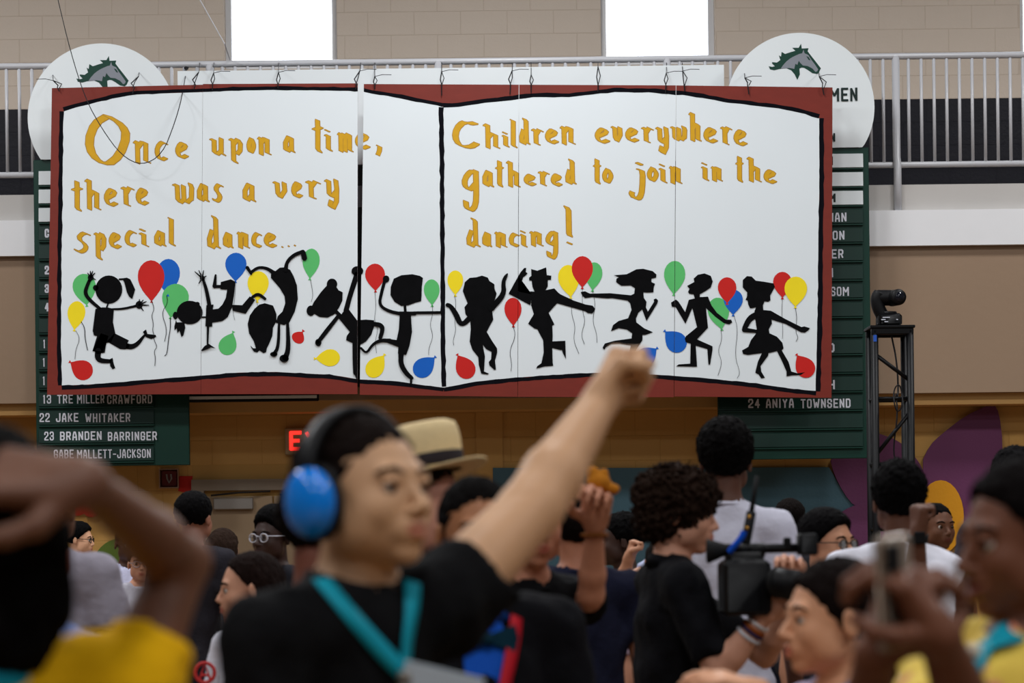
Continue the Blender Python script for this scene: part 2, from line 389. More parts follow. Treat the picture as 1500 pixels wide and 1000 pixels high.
MB().box(((a.x+b.x)/2, 18.847, b.z+.034), (b.x-a.x-.03, .004, .024)).build('border_line', M['sign_white'], sg_)
# ------------------------------------------------ painted banner of five plywood panels
DB = 18.5
PAN = [((76, 129), (297, 124), (294, 577), (69, 578)), ((297.3, 123), (524, 122), (523.5, 577), (294.4, 577)),
       ((533, 123), (760, 124), (758, 581), (527, 578)), ((760.6, 124), (990, 125), (987, 581.5), (758.6, 581)),
       ((990.7, 125), (1219.5, 128), (1218, 582.5), (987.7, 580.5))]
PLAB = ['leftmost painted panel with a huge gold capital letter above a jumping ponytailed child',
        'painted panel left of the open gap, with an upside down acrobat silhouette',
        'narrow middle painted panel carrying the black spine line of the open book',
        'painted panel right of the spine with the dancer in a hat kicking one leg',
        'rightmost painted panel with the dancer in a skirt beside red and yellow balloons']
def clip(poly, quad):
    out = list(poly)
    for i in range(4):
        (x0, y0), (x1, y1) = quad[i], quad[(i+1) % 4]
        def d(p): return (x1-x0)*(p[1]-y0) - (y1-y0)*(p[0]-x0)
        new = []; n = len(out)
        for j in range(n):
            p, q = out[j], out[(j+1) % n]; dp, dq = d(p), d(q)
            if dp >= 0: new.append(p)
            if (dp >= 0) != (dq >= 0):
                t = dp/(dp-dq); new.append((p[0]+(q[0]-p[0])*t, p[1]+(q[1]-p[1])*t))
        out = new
        if len(out) < 3: return []
    return out
from mathutils.geometry import tessellate_polygon
def tess(poly):
    return tessellate_polygon([[Vector((x, y, 0)) for x, y in poly]])
def ribbon(pts, ws, cap=True, n=12):
    """polys of a brush stroke: one strip of quads with shared mitred corners plus round ends"""
    out = []; ws = ws if isinstance(ws, (list, tuple)) else [ws]*len(pts)
    if len(ws) < len(pts): ws = list(np.interp(np.linspace(0, 1, len(pts)), np.linspace(0, 1, len(ws)), ws))
    if cap and len(pts) > 2 and math.hypot(pts[1][0]-pts[0][0], pts[1][1]-pts[0][1]) > 3:
        q = smooth2(pts, 2); ws = list(np.interp(np.linspace(0, 1, len(q)), np.linspace(0, 1, len(ws)), ws)); pts = q
    L, R = [], []
    for i in range(len(pts)):
        a, b = pts[max(i-1, 0)], pts[min(i+1, len(pts)-1)]
        dx, dy = b[0]-a[0], b[1]-a[1]; l = math.hypot(dx, dy) or 1
        nx, ny = -dy/l*ws[i]/2, dx/l*ws[i]/2; L.append((pts[i][0]+nx, pts[i][1]+ny)); R.append((pts[i][0]-nx, pts[i][1]-ny))
    for i in range(len(pts)-1): out.append([L[i], L[i+1], R[i+1], R[i]])
    if cap:
        for i in (0, -1):
            x, y = pts[i]; out.append([(x+ws[i]/2*math.cos(2*math.pi*k/n), y+ws[i]/2*math.sin(2*math.pi*k/n)) for k in range(n)])
    return out
def ell2(cx, cy, rx, ry, n=28, rot=0):
    c, s = math.cos(rot), math.sin(rot)
    return [(cx+rx*math.cos(t)*c-ry*math.sin(t)*s, cy+rx*math.cos(t)*s+ry*math.sin(t)*c) for t in [2*math.pi*k/n for k in range(n)]]
def smooth2(pts, it=1):
    for _ in range(it):
        o = [pts[0]]
        for p, q in zip(pts[:-1], pts[1:]):
            o += [(p[0]*.75+q[0]*.25, p[1]*.75+q[1]*.25), (p[0]*.25+q[0]*.75, p[1]*.25+q[1]*.75)]
        pts = o+[pts[-1]]
    return pts
STEP = 2.2e-5
def paint(name, polys, lay, mats, label=None, only=None):
    """polys: list of (poly, material index, extra depth); clipped on every panel, one part each"""
    res = []
    for pi, quad in enumerate(PAN):
        mb = MB()
        kk = 0
        for poly, mi, ex in polys:
            kk += 1; ex = ex + (kk*(1e-4 if name == 'painted_dancer' else STEP) if len(polys) < 90 else 0)
            c = clip(poly, quad)
            if len(c) < 3: continue
            xs_ = [p[0] for p in c]; ys_ = [p[1] for p in c]
            if (max(xs_)-min(xs_))*(max(ys_)-min(ys_)) < .05: continue
            pts = [P(x, y, DB) for x, y in c]
            vs = [(p.x, DB-lay-ex, p.z) for p in pts]
            fs = []
            for t in tess(c):
                a, b, d = [c[i] for i in t]
                ar = (b[0]-a[0])*(d[1]-a[1])-(b[1]-a[1])*(d[0]-a[0])
                fs.append(t if ar < 0 else (t[0], t[2], t[1]))
            mb.add(vs, fs, mi)
        if mb.f:
            o = mb.build(name, mats, panels[pi]); res.append(o)
            if label: o['label'] = label
    return res
panels = []
for q, lab in zip(PAN, PLAB):
    pts = [P(x, y, DB) for x, y in q]
    c = P((q[0][0]+q[1][0])/2, q[0][1], DB)
    e = empty('painted_panel', c, lab, 'painted sign'); panels.append(e)
    o = MB().prism([(p.x, p.z) for p in reversed(pts)], DB, DB+.012).build('plywood_board', M['ply'], e)
TOPL = [(93, 163), (112, 157), (133, 152), (155, 146.5), (173, 142), (200, 138.5), (235, 137), (295, 135), (350, 132.5), (420, 131.5), (470, 132.5), (529, 133.5), (545, 137), (577, 142), (610, 149), (641, 154.5), (649, 156.5)]
TOPR = [(649, 156.5), (662, 157), (690, 153), (720, 149.5), (760, 144.5), (790, 141.5), (833, 142), (868, 138), (900, 134.5), (950, 135), (1000, 139), (1030, 143), (1067, 150), (1100, 154), (1133, 157.5), (1160, 162), (1180, 167), (1200, 173)]
BOTR = [(1195, 573), (1150, 568), (1107, 561.5), (1050, 555.5), (988, 550.5), (960, 548.5), (900, 546), (870, 546), (810, 549), (755, 553), (698, 559), (670, 564), (650, 567.5)]
BOTL = [(650, 567.5), (620, 564), (593, 560), (560, 557), (526, 555.5), (500, 551), (482, 548.5), (440, 546.5), (404, 544.5), (350, 545.5), (295, 550), (243, 554), (173, 560), (130, 563), (90.5, 564.5)]
LS = [(90.5, 564.5), (89, 500), (89.5, 430), (90, 360), (91, 300), (91.5, 230), (93, 163)]
RS = [(1200, 173), (1200.5, 260), (1199, 340), (1198.5, 420), (1197, 500), (1195, 573)]
page = TOPL + TOPR[1:] + RS[1:] + BOTR[1:] + BOTL[1:] + LS[1:-1]
paint('white_page', [(page, 0, 0)], .0005, [M['page']])
def wob(pts, amp=.8, off=(0, 0)):
    o = []
    for (x0, y0), (x1, y1) in zip(pts[:-1], pts[1:]):
        n = max(1, int(math.hypot(x1-x0, y1-y0)/9))
        for k in range(n): t = k/n; o.append((x0+(x1-x0)*t+random.uniform(-amp, amp)*.5+off[0], y0+(y1-y0)*t+random.uniform(-amp, amp)*.5+off[1]))
    return o+[(pts[-1][0]+off[0], pts[-1][1]+off[1])]
pl = []
for ii_, (s_, off, wd) in enumerate(((TOPL, (0, -2.6), 5.5), (TOPR, (0, -2.6), 6), (BOTR, (0, 3), 6), (BOTL, (0, 3), 6), (LS, (-2.5, 0), 6), (RS, (3.2, 0), 7))):
    q = wob(s_, .9, off); q = q; pl += [(p, 0, ii_*4e-5) for p in ribbon(q, [wd*random.uniform(.85, 1.15) for _ in q], cap=False)]
paint('page_outline', pl, .0010, [M['ink']])
q = wob([(646, 157), (647.5, 250), (648.5, 400), (649, 500), (650.5, 566)], 1.0)
paint('spine_line', [(p, 0, 0) for p in ribbon(q, [6.5*random.uniform(.85, 1.15) for _ in q], cap=False)], .0016, [M['ink']])

# balloons: colour, top, tip, width
BL = [('green', (121, 401), (127, 446), 34), ('yellow', (114, 441), (109, 482), 26), ('blue', (247, 379), (246, 431), 34), ('green', (262, 416), (250, 464), 39),
      ('red', (221, 381), (222, 440), 39), ('red', (134, 550), (104, 531), 29), ('blue', (346, 370), (345, 411), 31), ('yellow', (379, 397), (377, 440), 31),
      ('green', (328, 519), (341, 488), 26), ('red', (432, 501), (443, 486), 19), ('green', (457, 364), (454, 407), 25), ('yellow', (498, 523), (463, 525), 25),
      ('red', (549, 386), (550, 425), 29), ('yellow', (540, 551), (562, 521), 26), ('green', (632, 409), (633, 446), 23), ('blue', (608, 549), (636, 524), 28),
      ('yellow', (667, 396), (667, 431), 23), ('red', (690, 553), (671, 521), 28), ('red', (751, 436), (752, 476), 25), ('yellow', (831, 388), (836, 434), 31),
      ('green', (871, 384), (868, 424), 25), ('red', (853, 375), (853, 420), 31), ('green', (989, 382), (987, 430), 31), ('blue', (935, 531), (961, 511), 27),
      ('blue', (1002, 512), (975, 486), 30), ('green', (1049, 436), (1057, 481), 31), ('blue', (1074, 424), (1074, 460), 28), ('red', (1065, 406), (1065, 443), 27),
      ('red', (1146, 398), (1146, 435), 27), ('yellow', (1166, 405), (1165, 448), 33), ('red', (1188, 551), (1168, 521), 28)]
for i, (c, top, tip, wd) in enumerate(BL):
    L = math.hypot(tip[0]-top[0], tip[1]-top[1]); ax = ((tip[0]-top[0])/L, (tip[1]-top[1])/L); nx = (-ax[1], ax[0])
    pr = [(0, 0), (.02, .3), (.07, .55), (.15, .78), (.26, .94), (.38, 1.0), (.5, .98), (.62, .87), (.74, .68), (.84, .47), (.93, .24), (1, .07)]
    side = [(top[0]+ax[0]*t*L+nx[0]*r*wd/2, top[1]+ax[1]*t*L+nx[1]*r*wd/2) for t, r in pr]
    oth = [(top[0]+ax[0]*t*L-nx[0]*r*wd/2, top[1]+ax[1]*t*L-nx[1]*r*wd/2) for t, r in pr[1:]]
    body = side + oth[::-1]
    kn = [(tip[0]-ax[0]*1, tip[1]-ax[1]*1), (tip[0]+ax[0]*3.2+nx[0]*2.4, tip[1]+ax[1]*3.2+nx[1]*2.4), (tip[0]+ax[0]*3.2-nx[0]*2.4, tip[1]+ax[1]*3.2-nx[1]*2.4)]
    paint('painted_balloon', [(body, 0, 0), (kn, 0, .0002)], .0014+.0001*i, [M['b_'+c]], c+' painted balloon')
CROP = {1: (90, 360), 2: (240, 360), 3: (430, 370), 4: (540, 370), 5: (640, 370), 6: (820, 370), 7: (960, 370), 8: (1030, 370)}
def cv(k, pts): ox, oy = CROP[k]; return [(ox+x/5, oy+y/5) for x, y in pts]
STR = [(1, 3, [(105, 620), (138, 680), (105, 760), (100, 830)]), (1, 5, [(145, 555), (172, 600), (172, 670), (192, 765)]), (1, 4, [(660, 400), (682, 460), (660, 510), (675, 570), (668, 620), (678, 650), (678, 690), (703, 740), (678, 770), (690, 820), (685, 878)]),
       (1, 4, [(772, 360), (780, 420), (732, 490), (775, 610), (757, 700)]), (1, 5.5, [(798, 525), (800, 600), (785, 680), (775, 790), (757, 805)]), (2, 2.2, [(525, 270), (520, 400), (505, 480), (520, 545)]), (2, 2.2, [(675, 395), (688, 440)]),
       (3, 2.5, [(125, 200), (145, 310), (130, 360)]), (3, 2.5, [(597, 285), (605, 400), (590, 500), (620, 560), (597, 650), (608, 735)]), (4, 2.8, [(467, 385), (470, 450), (447, 530), (475, 610), (440, 700), (440, 750)]),
       (4, 3, [(630, 310), (640, 370), (630, 500), (640, 570), (618, 640), (623, 678)]), (5, 3.5, [(557, 530), (578, 610), (530, 720), (548, 810), (543, 868)]), (6, 3, [(85, 340), (85, 450), (115, 540), (98, 640), (140, 740)]),
       (6, 3, [(165, 265), (165, 430), (188, 500), (155, 600), (180, 670)]), (6, 3, [(240, 280), (262, 380), (238, 500), (270, 590), (272, 660)]), (7, 2.8, [(480, 560), (488, 640), (455, 720), (490, 800), (458, 900)]),
       (7, 2.8, [(575, 460), (605, 560), (580, 760), (622, 880), (598, 920)]), (8, 2.4, [(580, 335), (575, 450), (583, 560), (580, 630)]), (8, 3.2, [(675, 405), (687, 480), (675, 580), (697, 620), (680, 650)])]
for k, wd, pts in STR:
    paint('balloon_string', [(p, 0, 0) for p in ribbon(smooth2(cv(k, pts), 2), wd/5, cap=False, n=5)], .0048, [M['ink']])
def hand5(k, c, r, tips, wd=10):
    out = [('e', k, c, (r, r*1.1))]
    for t in tips: out.append(('s', k, [c, t], [wd*1.4, wd*.6]))
    return out
DN = [
 [('e', 1, (348, 320), (98, 103)), ('e', 1, (252, 307), (20, 21)), ('s', 1, [(425, 245), (452, 243)], 12),
  ('p', 1, [(445, 238), (480, 233), (505, 245), (525, 285), (540, 320), (532, 350), (520, 388), (505, 380), (495, 370), (480, 340), (470, 300), (460, 265)]),
  ('s', 1, [(345, 415), (330, 458)], 12), ('p', 1, [(250, 462), (300, 450), (345, 452), (385, 462), (378, 560), (395, 640), (365, 705), (330, 710), (300, 785), (228, 770), (262, 660), (238, 655), (230, 620), (240, 540)]),
  ('p', 1, [(290, 640), (345, 660), (330, 712), (318, 782), (300, 785), (228, 770)]), ('p', 1, [(390, 640), (495, 692), (485, 710), (472, 757), (430, 755), (335, 700)]),
  ('s', 1, [(475, 733), (520, 740), (562, 715), (600, 665), (615, 650)], [44, 38, 30, 18, 14]), ('p', 1, [(597, 630), (620, 612), (630, 645), (690, 652), (696, 665), (660, 682), (620, 668)]),
  ('s', 1, [(270, 770), (264, 820), (290, 842), (365, 845)], [46, 42, 34, 25]), ('p', 1, [(355, 830), (375, 820), (382, 860), (395, 895), (375, 903), (358, 880)]),
  ('s', 1, [(285, 462), (205, 395), (172, 345), (190, 290), (208, 250)], [22, 26, 28, 26, 24])] + hand5(1, (215, 232), 21, [(193, 200), (213, 186), (230, 186), (246, 200), (250, 247)])
  + [('s', 1, [(370, 463), (450, 462), (545, 440)], [12, 16, 18])] + hand5(1, (570, 432), 26, [(572, 392), (600, 397), (622, 408), (640, 435), (600, 475)]),
 [('e', 2, (190, 488), (95, 86)), ('e', 2, (245, 425), (18, 15)), ('e', 2, (85, 510), (18, 28)), ('p', 2, [(95, 560), (150, 560), (158, 600), (145, 655), (130, 668), (115, 620), (100, 640), (95, 600), (80, 620), (78, 590), (90, 540)]),
  ('s', 2, [(275, 522), (312, 522)], 11), ('p', 2, [(312, 435), (365, 430), (360, 465), (400, 460), (430, 430), (455, 380), (465, 320), (415, 318), (418, 265), (490, 245), (525, 262), (515, 360), (500, 450), (470, 520), (430, 550), (355, 562), (355, 592), (305, 590)]),
  ('s', 2, [(422, 297), (370, 298)], 22), ('s', 2, [(372, 296), (380, 215)], [30, 14]), ('p', 2, [(500, 432), (575, 435), (630, 370), (670, 395), (600, 497), (505, 475)]),
  ('s', 2, [(650, 375), (692, 350), (742, 388)], [20, 24, 20]), ('s', 2, [(335, 440), (315, 330), (290, 250)], [30, 26, 18])] + hand5(2, (283, 238), 18, [(228, 190), (258, 182), (292, 182), (312, 222), (258, 275)])
  + [('s', 2, [(325, 585), (322, 725)], [18, 12]), ('p', 2, [(275, 765), (300, 733), (330, 718), (380, 750), (345, 745), (300, 765), (280, 772)])],
 [('p', 2, [(700, 430), (740, 420), (800, 437), (825, 500), (825, 550), (800, 600), (795, 660), (775, 710), (755, 750), (750, 778), (730, 785), (700, 765), (685, 780), (660, 775), (640, 745), (635, 730), (655, 750), (675, 750), (660, 700), (625, 640), (615, 570), (630, 510), (665, 460)]),
  ('p', 2, [(785, 210), (830, 175), (850, 160), (880, 158), (925, 175), (950, 220), (975, 290), (982, 390), (960, 480), (920, 560), (880, 580), (820, 562), (835, 515), (870, 480), (890, 420), (885, 370), (850, 310), (785, 235)]),
  ('s', 2, [(805, 200), (770, 172), (730, 158), (685, 160), (645, 190)], [38, 26, 20, 20, 22]), ('s', 2, [(612, 160), (640, 205)], [26, 18]),
  ('s', 2, [(893, 175), (903, 115), (955, 65), (1020, 42)], [34, 26, 26, 26]), ('s', 2, [(1022, 52), (1030, 90)], [36, 40]),
  ('s', 2, [(845, 565), (840, 740), (810, 790)], [16, 24, 30]), ('e', 2, (806, 794), (27, 18)), ('s', 2, [(907, 560), (915, 760), (890, 820)], [18, 34, 44]), ('e', 2, (882, 825), (34, 28))],
 [('p', 3, [(150, 360), (200, 290), (245, 240), (310, 245), (330, 275), (360, 290), (358, 350), (335, 400), (300, 450), (250, 475), (190, 470), (140, 440), (130, 400)]), ('e', 3, (282, 230), (38, 40)), ('e', 3, (127, 425), (31, 38)),
  ('s', 3, [(310, 430), (350, 470)], 28), ('p', 3, [(330, 480), (370, 425), (405, 415), (465, 495), (530, 490), (590, 495), (590, 540), (570, 600), (530, 650), (480, 680), (440, 665), (385, 640), (390, 610), (412, 580)]),
  ('s', 3, [(385, 425), (415, 310), (465, 160)], [38, 36, 42]), ('e', 3, (468, 135), (43, 36)), ('s', 3, [(335, 455), (245, 570), (180, 655)], [24, 32, 28]), ('e', 3, (182, 658), (23, 27)),
  ('s', 3, [(455, 655), (455, 800), (460, 880)], [46, 44, 44]), ('p', 3, [(440, 870), (485, 870), (483, 905), (465, 935), (452, 905)]), ('s', 3, [(590, 522), (640, 530), (655, 560), (635, 625)], [30, 34, 32, 26])],
 [('p', 4, [(185, 190), (240, 165), (320, 158), (375, 170), (398, 185), (390, 250), (388, 320), (385, 355), (345, 365), (290, 385), (240, 390), (190, 360), (160, 310), (162, 250)]),
  ('s', 4, [(265, 380), (270, 445)], 20), ('e', 4, (128, 193), (24, 26)), ('s', 4, [(120, 200), (95, 290), (76, 385), (150, 430), (235, 447)], [24, 24, 22, 24, 24]), ('s', 4, [(225, 445), (338, 445)], 28), ('s', 4, [(335, 440), (530, 438)], 20),
  ('p', 4, [(228, 450), (310, 450), (318, 580), (300, 680), (275, 748), (215, 738), (218, 690), (140, 660), (140, 630), (205, 640), (222, 560)]), ('s', 4, [(155, 645), (90, 640), (30, 670), (-15, 740), (-55, 700)], [32, 26, 20, 16, 18]),
  ('s', 4, [(238, 735), (236, 820), (280, 890), (318, 918)], [40, 36, 34, 24]), ('s', 4, [(311, 915), (311, 960)], 16)],
 [('p', 5, [(240, 185), (290, 180), (330, 168), (372, 182), (385, 208), (420, 230), (423, 268), (437, 300), (425, 345), (402, 372), (405, 430), (413, 490), (385, 540), (365, 580), (400, 640), (440, 700), (442, 730), (425, 790), (433, 855), (420, 858), (385, 825), (380, 800), (397, 780), (400, 725), (360, 705), (335, 672), (352, 760), (345, 870), (382, 885), (370, 892), (325, 885), (307, 820), (303, 765), (260, 710), (240, 650), (248, 560), (245, 500), (210, 450), (202, 400), (225, 370), (205, 320), (190, 280), (205, 215)]),
  ('s', 5, [(250, 470), (178, 538), (140, 450), (100, 390), (78, 383)], [44, 36, 40, 30, 30]), ('s', 5, [(400, 405), (493, 305), (485, 220), (500, 180), (517, 155)], [48, 40, 30, 24, 8])],
 [('p', 5, [(690, 120), (735, 132), (800, 108), (805, 165), (838, 168), (836, 198), (812, 200), (812, 245), (795, 275), (860, 262), (905, 310), (880, 370), (818, 440), (860, 525), (845, 535), (848, 600), (845, 700), (848, 805), (852, 828), (790, 832), (728, 848), (735, 830), (765, 810), (782, 730), (778, 640), (735, 560), (715, 555), (668, 520), (710, 450), (690, 385), (690, 305), (682, 283), (715, 285), (700, 250), (694, 205), (675, 203), (675, 183), (692, 170)]),
  ('p', 5, [(695, 305), (595, 285), (632, 180), (652, 165), (664, 150), (650, 142), (655, 112), (640, 112), (615, 140), (600, 165), (525, 300), (685, 385)]), ('p', 5, [(850, 263), (905, 305), (1000, 350), (1090, 380), (1140, 388), (1160, 412), (1140, 445), (1105, 442), (1085, 428), (880, 370)]),
  ('p', 5, [(838, 650), (940, 645), (945, 778), (925, 740), (915, 712), (905, 712), (838, 695)])],
 [('p', 6, [(395, 165), (440, 162), (490, 158), (560, 122), (610, 118), (680, 135), (708, 160), (705, 182), (672, 190), (670, 215), (698, 228), (688, 250), (685, 290), (640, 292), (612, 290), (615, 330), (635, 360), (630, 400), (645, 432), (690, 360), (688, 342), (705, 335), (720, 350), (712, 375), (635, 500), (603, 415), (575, 440), (558, 480), (560, 510), (620, 555), (682, 582), (630, 600), (605, 602), (605, 640), (560, 710), (520, 790), (540, 850), (500, 850), (498, 780), (520, 680), (440, 665), (380, 668), (340, 690), (325, 712), (313, 695), (330, 665), (400, 645), (525, 628), (530, 590), (490, 562), (430, 552), (375, 575), (390, 530), (430, 500), (500, 480), (525, 420), (515, 370), (495, 350), (380, 332), (350, 335), (240, 325), (185, 332), (165, 315), (153, 288), (185, 283), (220, 300), (370, 297), (520, 312), (545, 300), (550, 260), (520, 240), (450, 242), (412, 215), (415, 190), (435, 180)])],
 [('p', 7, [(280, 190), (310, 162), (360, 152), (405, 170), (420, 210), (405, 255), (360, 285), (325, 305), (325, 325), (385, 322), (410, 385), (450, 440), (515, 490), (555, 490), (562, 510), (540, 525), (500, 515), (440, 470), (370, 405), (385, 550), (375, 560), (305, 635), (418, 685), (418, 710), (400, 820), (388, 818), (380, 705), (295, 680), (305, 835), (190, 832), (152, 832), (170, 818), (255, 812), (258, 665), (222, 655), (215, 630), (225, 610), (305, 545), (270, 405), (220, 520), (150, 400), (120, 395), (115, 365), (150, 343), (170, 360), (218, 435), (245, 345), (288, 335), (280, 305), (245, 300), (240, 285), (250, 265), (232, 243), (285, 215)])],
 [('p', 8, [(290, 200), (320, 172), (355, 175), (385, 205), (440, 212), (515, 225), (525, 250), (490, 315), (492, 350), (475, 360), (450, 355), (437, 385), (440, 420), (495, 425), (600, 485), (720, 545), (740, 540), (782, 552), (770, 568), (745, 585), (715, 582), (600, 520), (500, 490), (503, 520), (480, 560), (485, 590), (540, 615), (580, 660), (588, 700), (575, 715), (625, 800), (645, 870), (690, 883), (745, 875), (715, 895), (650, 898), (610, 905), (610, 870), (575, 790), (540, 720), (478, 735), (475, 755), (420, 830), (425, 870), (452, 915), (425, 920), (405, 890), (382, 880), (385, 862), (400, 800), (430, 735), (325, 748), (290, 740), (285, 715), (330, 690), (350, 640), (385, 595), (392, 560), (380, 480), (375, 430), (388, 400), (345, 408), (330, 380), (325, 350), (310, 345), (320, 325), (322, 290), (290, 255)]),
  ('s', 8, [(400, 450), (340, 480), (302, 555)], [48, 44, 34]), ('s', 8, [(300, 565), (385, 575)], [34, 24])]]
DNL = ['black silhouette of a jumping child with a ponytail', 'black silhouette of an upside down acrobat on one hand', 'black silhouette of a dancer bent over backwards', 'black silhouette of a leaning child with hair buns across the gap', 'black silhouette of a square haired child on one leg',
       'black silhouette of a curly haired dancer', 'black silhouette of a dancer in a hat', 'black silhouette of a running dancer with blown hair', 'black silhouette of a thin figure gripping a balloon string', 'black silhouette of a dancer in a flared skirt']
for shapes, lab in zip(DN, DNL):
    pl = []
    for sh in shapes:
        kd, k, d = sh[0], sh[1], sh[2]
        if kd == 'p': pl.append((cv(k, d), 0, 0))
        elif kd == 'e':
            (cx, cy), = cv(k, [d]); pl.append((ell2(cx, cy, sh[3][0]/5, sh[3][1]/5), 0, .0001))
        else:
            wv = sh[3]; wv = [q/5 for q in wv] if isinstance(wv, list) else wv/5
            pl += [(p, 0, .0002) for p in ribbon(cv(k, d), wv)]
    paint('painted_dancer', pl, .0052, [M['dancer']], lab)

# calligraphic lettering: strokes in a unit box swept by a slanted nib
G = {
 'n': [[(0, .12), (.16, .04), (.2, 1)], [(.22, .3), (.5, .06), (.78, .1), (.78, .9), (1, .96)]],
 'c': [[(1, .15), (.62, .05), (.12, .32), (.1, .72), (.5, .98), (.98, .86)]],
 'e': [[(.2, .56), (.98, .3), (.6, .02), (.12, .3), (.08, .68), (.45, .98), (1, .82)]],
 'u': [[(0, .1), (.2, .08), (.22, .82), (.45, .96), (.8, .75)], [(.78, 0), (.78, .88), (1, .98)]],
 'o': [[(.5, .02), (.05, .35), (.08, .72), (.45, .98), (.92, .65), (.95, .35), (.5, .02)]],
 'a': [[(.78, .1), (.4, .04), (.06, .4), (.08, .85), (.35, .95), (.72, .7)], [(.5, .02), (.78, .1), (.8, .88), (1, .98)]],
 'i': [[(.15, .3), (.5, .27), (.52, .9), (.9, .98)], [(.2, .03), (.45, .04)]],
 'm': [[(0, .12), (.13, .04), (.15, .98)], [(.16, .25), (.38, .06), (.5, .12), (.5, .98)], [(.52, .25), (.74, .06), (.86, .12), (.86, .9), (1, .96)]],
 'r': [[(0, .12), (.3, .06), (.36, .94), (.62, .99)], [(.4, .3), (.7, .04), (1, .12)]],
 'w': [[(0, .1), (.14, .06), (.18, .82), (.32, .97), (.5, .8)], [(.46, .1), (.5, .85), (.66, .97), (.88, .75)], [(.82, 0), (.9, .2), (.88, .8)]],
 's': [[(.98, .12), (.6, .03), (.15, .3), (.8, .62), (.75, .85), (.3, .98), (.02, .86)]],
 'v': [[(0, .08), (.2, .04), (.28, .75), (.5, .97), (.88, .55), (.82, .05)]],
 't': [[(.45, 0), (.5, .3), (.5, .9), (.8, .99)], [(0, .3), (.95, .22)]],
 'h': [[(0, .08), (.2, .02), (.24, 1)], [(.26, .55), (.55, .38), (.82, .45), (.82, .95), (1, .99)]],
 'l': [[(.2, .02), (.5, .04), (.5, .92), (.95, .98)]],
 'd': [[(.72, .5), (.3, .45), (.03, .72), (.08, .95), (.35, .99), (.7, .84)], [(.45, .02), (.68, .1), (.75, .92), (1, .98)]],
 'p': [[(0, .08), (.25, .04), (.3, .9), (.55, .99)], [(.3, .22), (.7, .03), (.98, .2), (.95, .5), (.65, .64), (.35, .55)]],
 'y': [[(0, .06), (.2, .02), (.25, .48), (.5, .58), (.8, .42)], [(.82, 0), (.9, .3), (.88, .75), (.6, .98), (.32, .9), (.42, .72)]],
 'g': [[(.9, .04), (.5, .03), (.06, .22), (.08, .4), (.45, .5), (.85, .34)], [(.88, .02), (.92, .5), (.88, .85), (.55, .99), (.2, .92), (.15, .76)]],
 'j': [[(.62, .2), (.92, .22), (.88, .75), (.7, .97), (.3, .99), (.04, .86), (.12, .8)], [(.55, .04), (.75, .03)]],
 'O': [[(.5, .02), (.2, .16), (.04, .5), (.14, .8), (.48, .98), (.8, .78), (.97, .4), (.84, .18), (.5, .02)]],
 'C': [[(.92, .1), (.65, .13), (.42, .05), (.12, .3), (.05, .65), (.25, .93), (.7, .99), (.98, .84)]],
 ',': [[(.3, .15), (.75, .2), (.65, .6), (.1, .98)]],
 '!': [[(.15, .02), (.5, .1), (.58, .7), (.75, .76)], [(.62, .95), (.72, .94)]],
 '.': [[(.4, .5), (.6, .5)]]}
LT = []
def L(ox, oy, s_):
    for it in s_.split():
        ch, a, b, c, d = it.split(':'); a, b, c, d = [float(q) for q in (a, b, c, d)]
        LT.append((ch, ox+a/4, ox+b/4, oy+c/4, oy+d/4))
L(80, 150, 'O:168:452:65:385 n:462:562:218:362 c:585:662:218:348 e:706:784:225:335 t:100:165:458:640 h:178:270:445:632 e:288:370:495:615 r:390:465:488:610 e:475:550:493:608 w:692:825:470:597 a:835:905:472:585 s:925:988:470:590 s:115:210:752:888 p:232:300:757:925 e:317:390:755:862 c:410:478:742:850 i:490:555:738:848 a:585:652:748:845 l:660:708:670:845 d:895:972:658:860')
L(300, 150, 'u:30:122:205:315 p:142:220:205:360 o:247:298:203:305 n:310:388:198:312 a:460:528:193:297 t:630:695:98:298 i:697:750:155:290 m:778:868:172:295 e:878:968:172:280 ,:1002:1040:240:315 a:222:298:470:585 v:400:487:460:565 e:507:572:457:565 r:592:677:453:567 y:702:790:448:630 a:108:165:758:855 n:190:262:755:858 c:273:332:755:855 e:345:420:757:855 .:447:463:839:855 .:484:500:834:850 .:519:537:830:846')
L(650, 150, 'C:45:210:97:273 h:232:328:122:272 i:340:385:170:265 l:385:430:95:270 d:445:505:88:250 r:515:582:150:252 e:592:672:148:248 n:683:770:135:250 g:105:210:388:645 a:228:292:395:498 t:305:350:340:498 h:368:447:340:498 e:468:540:415:492 r:555:617:400:490 e:627:693:412:495 d:715:775:328:482 d:135:213:672:850 a:228:280:757:848 n:300:370:755:852 c:382:440:758:850 i:445:490:748:850 n:505:582:752:845 g:597:672:750:922 !:700:762:600:845')
L(850, 150, 'e:83:172:142:245 v:182:250:137:235 e:262:342:142:237 r:360:427:140:238 y:443:522:142:308 w:530:630:137:228 h:637:708:55:230 e:720:803:140:243 r:823:887:137:250 e:897:977:152:260 t:78:120:330:480 o:130:192:383:480 j:283:385:345:575 o:392:458:375:470 i:458:510:358:475 n:523:595:370:480 i:707:755:350:462 n:768:832:372:465 t:912:955:315:470 h:978:1060:317:468 e:1073:1150:388:480')
def hull(pts):
    pts = sorted(set((round(x, 4), round(y, 4)) for x, y in pts))
    def half(ps):
        h = []
        for p in ps:
            while len(h) > 1 and (h[-1][0]-h[-2][0])*(p[1]-h[-2][1])-(h[-1][1]-h[-2][1])*(p[0]-h[-2][0]) <= 0: h.pop()
            h.append(p)
        return h
    return half(pts)[:-1] + half(pts[::-1])[:-1]
def nib(nx, ny, t):
    L_ = math.hypot(nx, ny); ax, ay = -ny/L_*t, nx/L_*t
    return [(nx+ax, ny+ay), (nx-ax, ny-ay), (-nx-ax, -ny-ay), (-nx+ax, -ny+ay)]
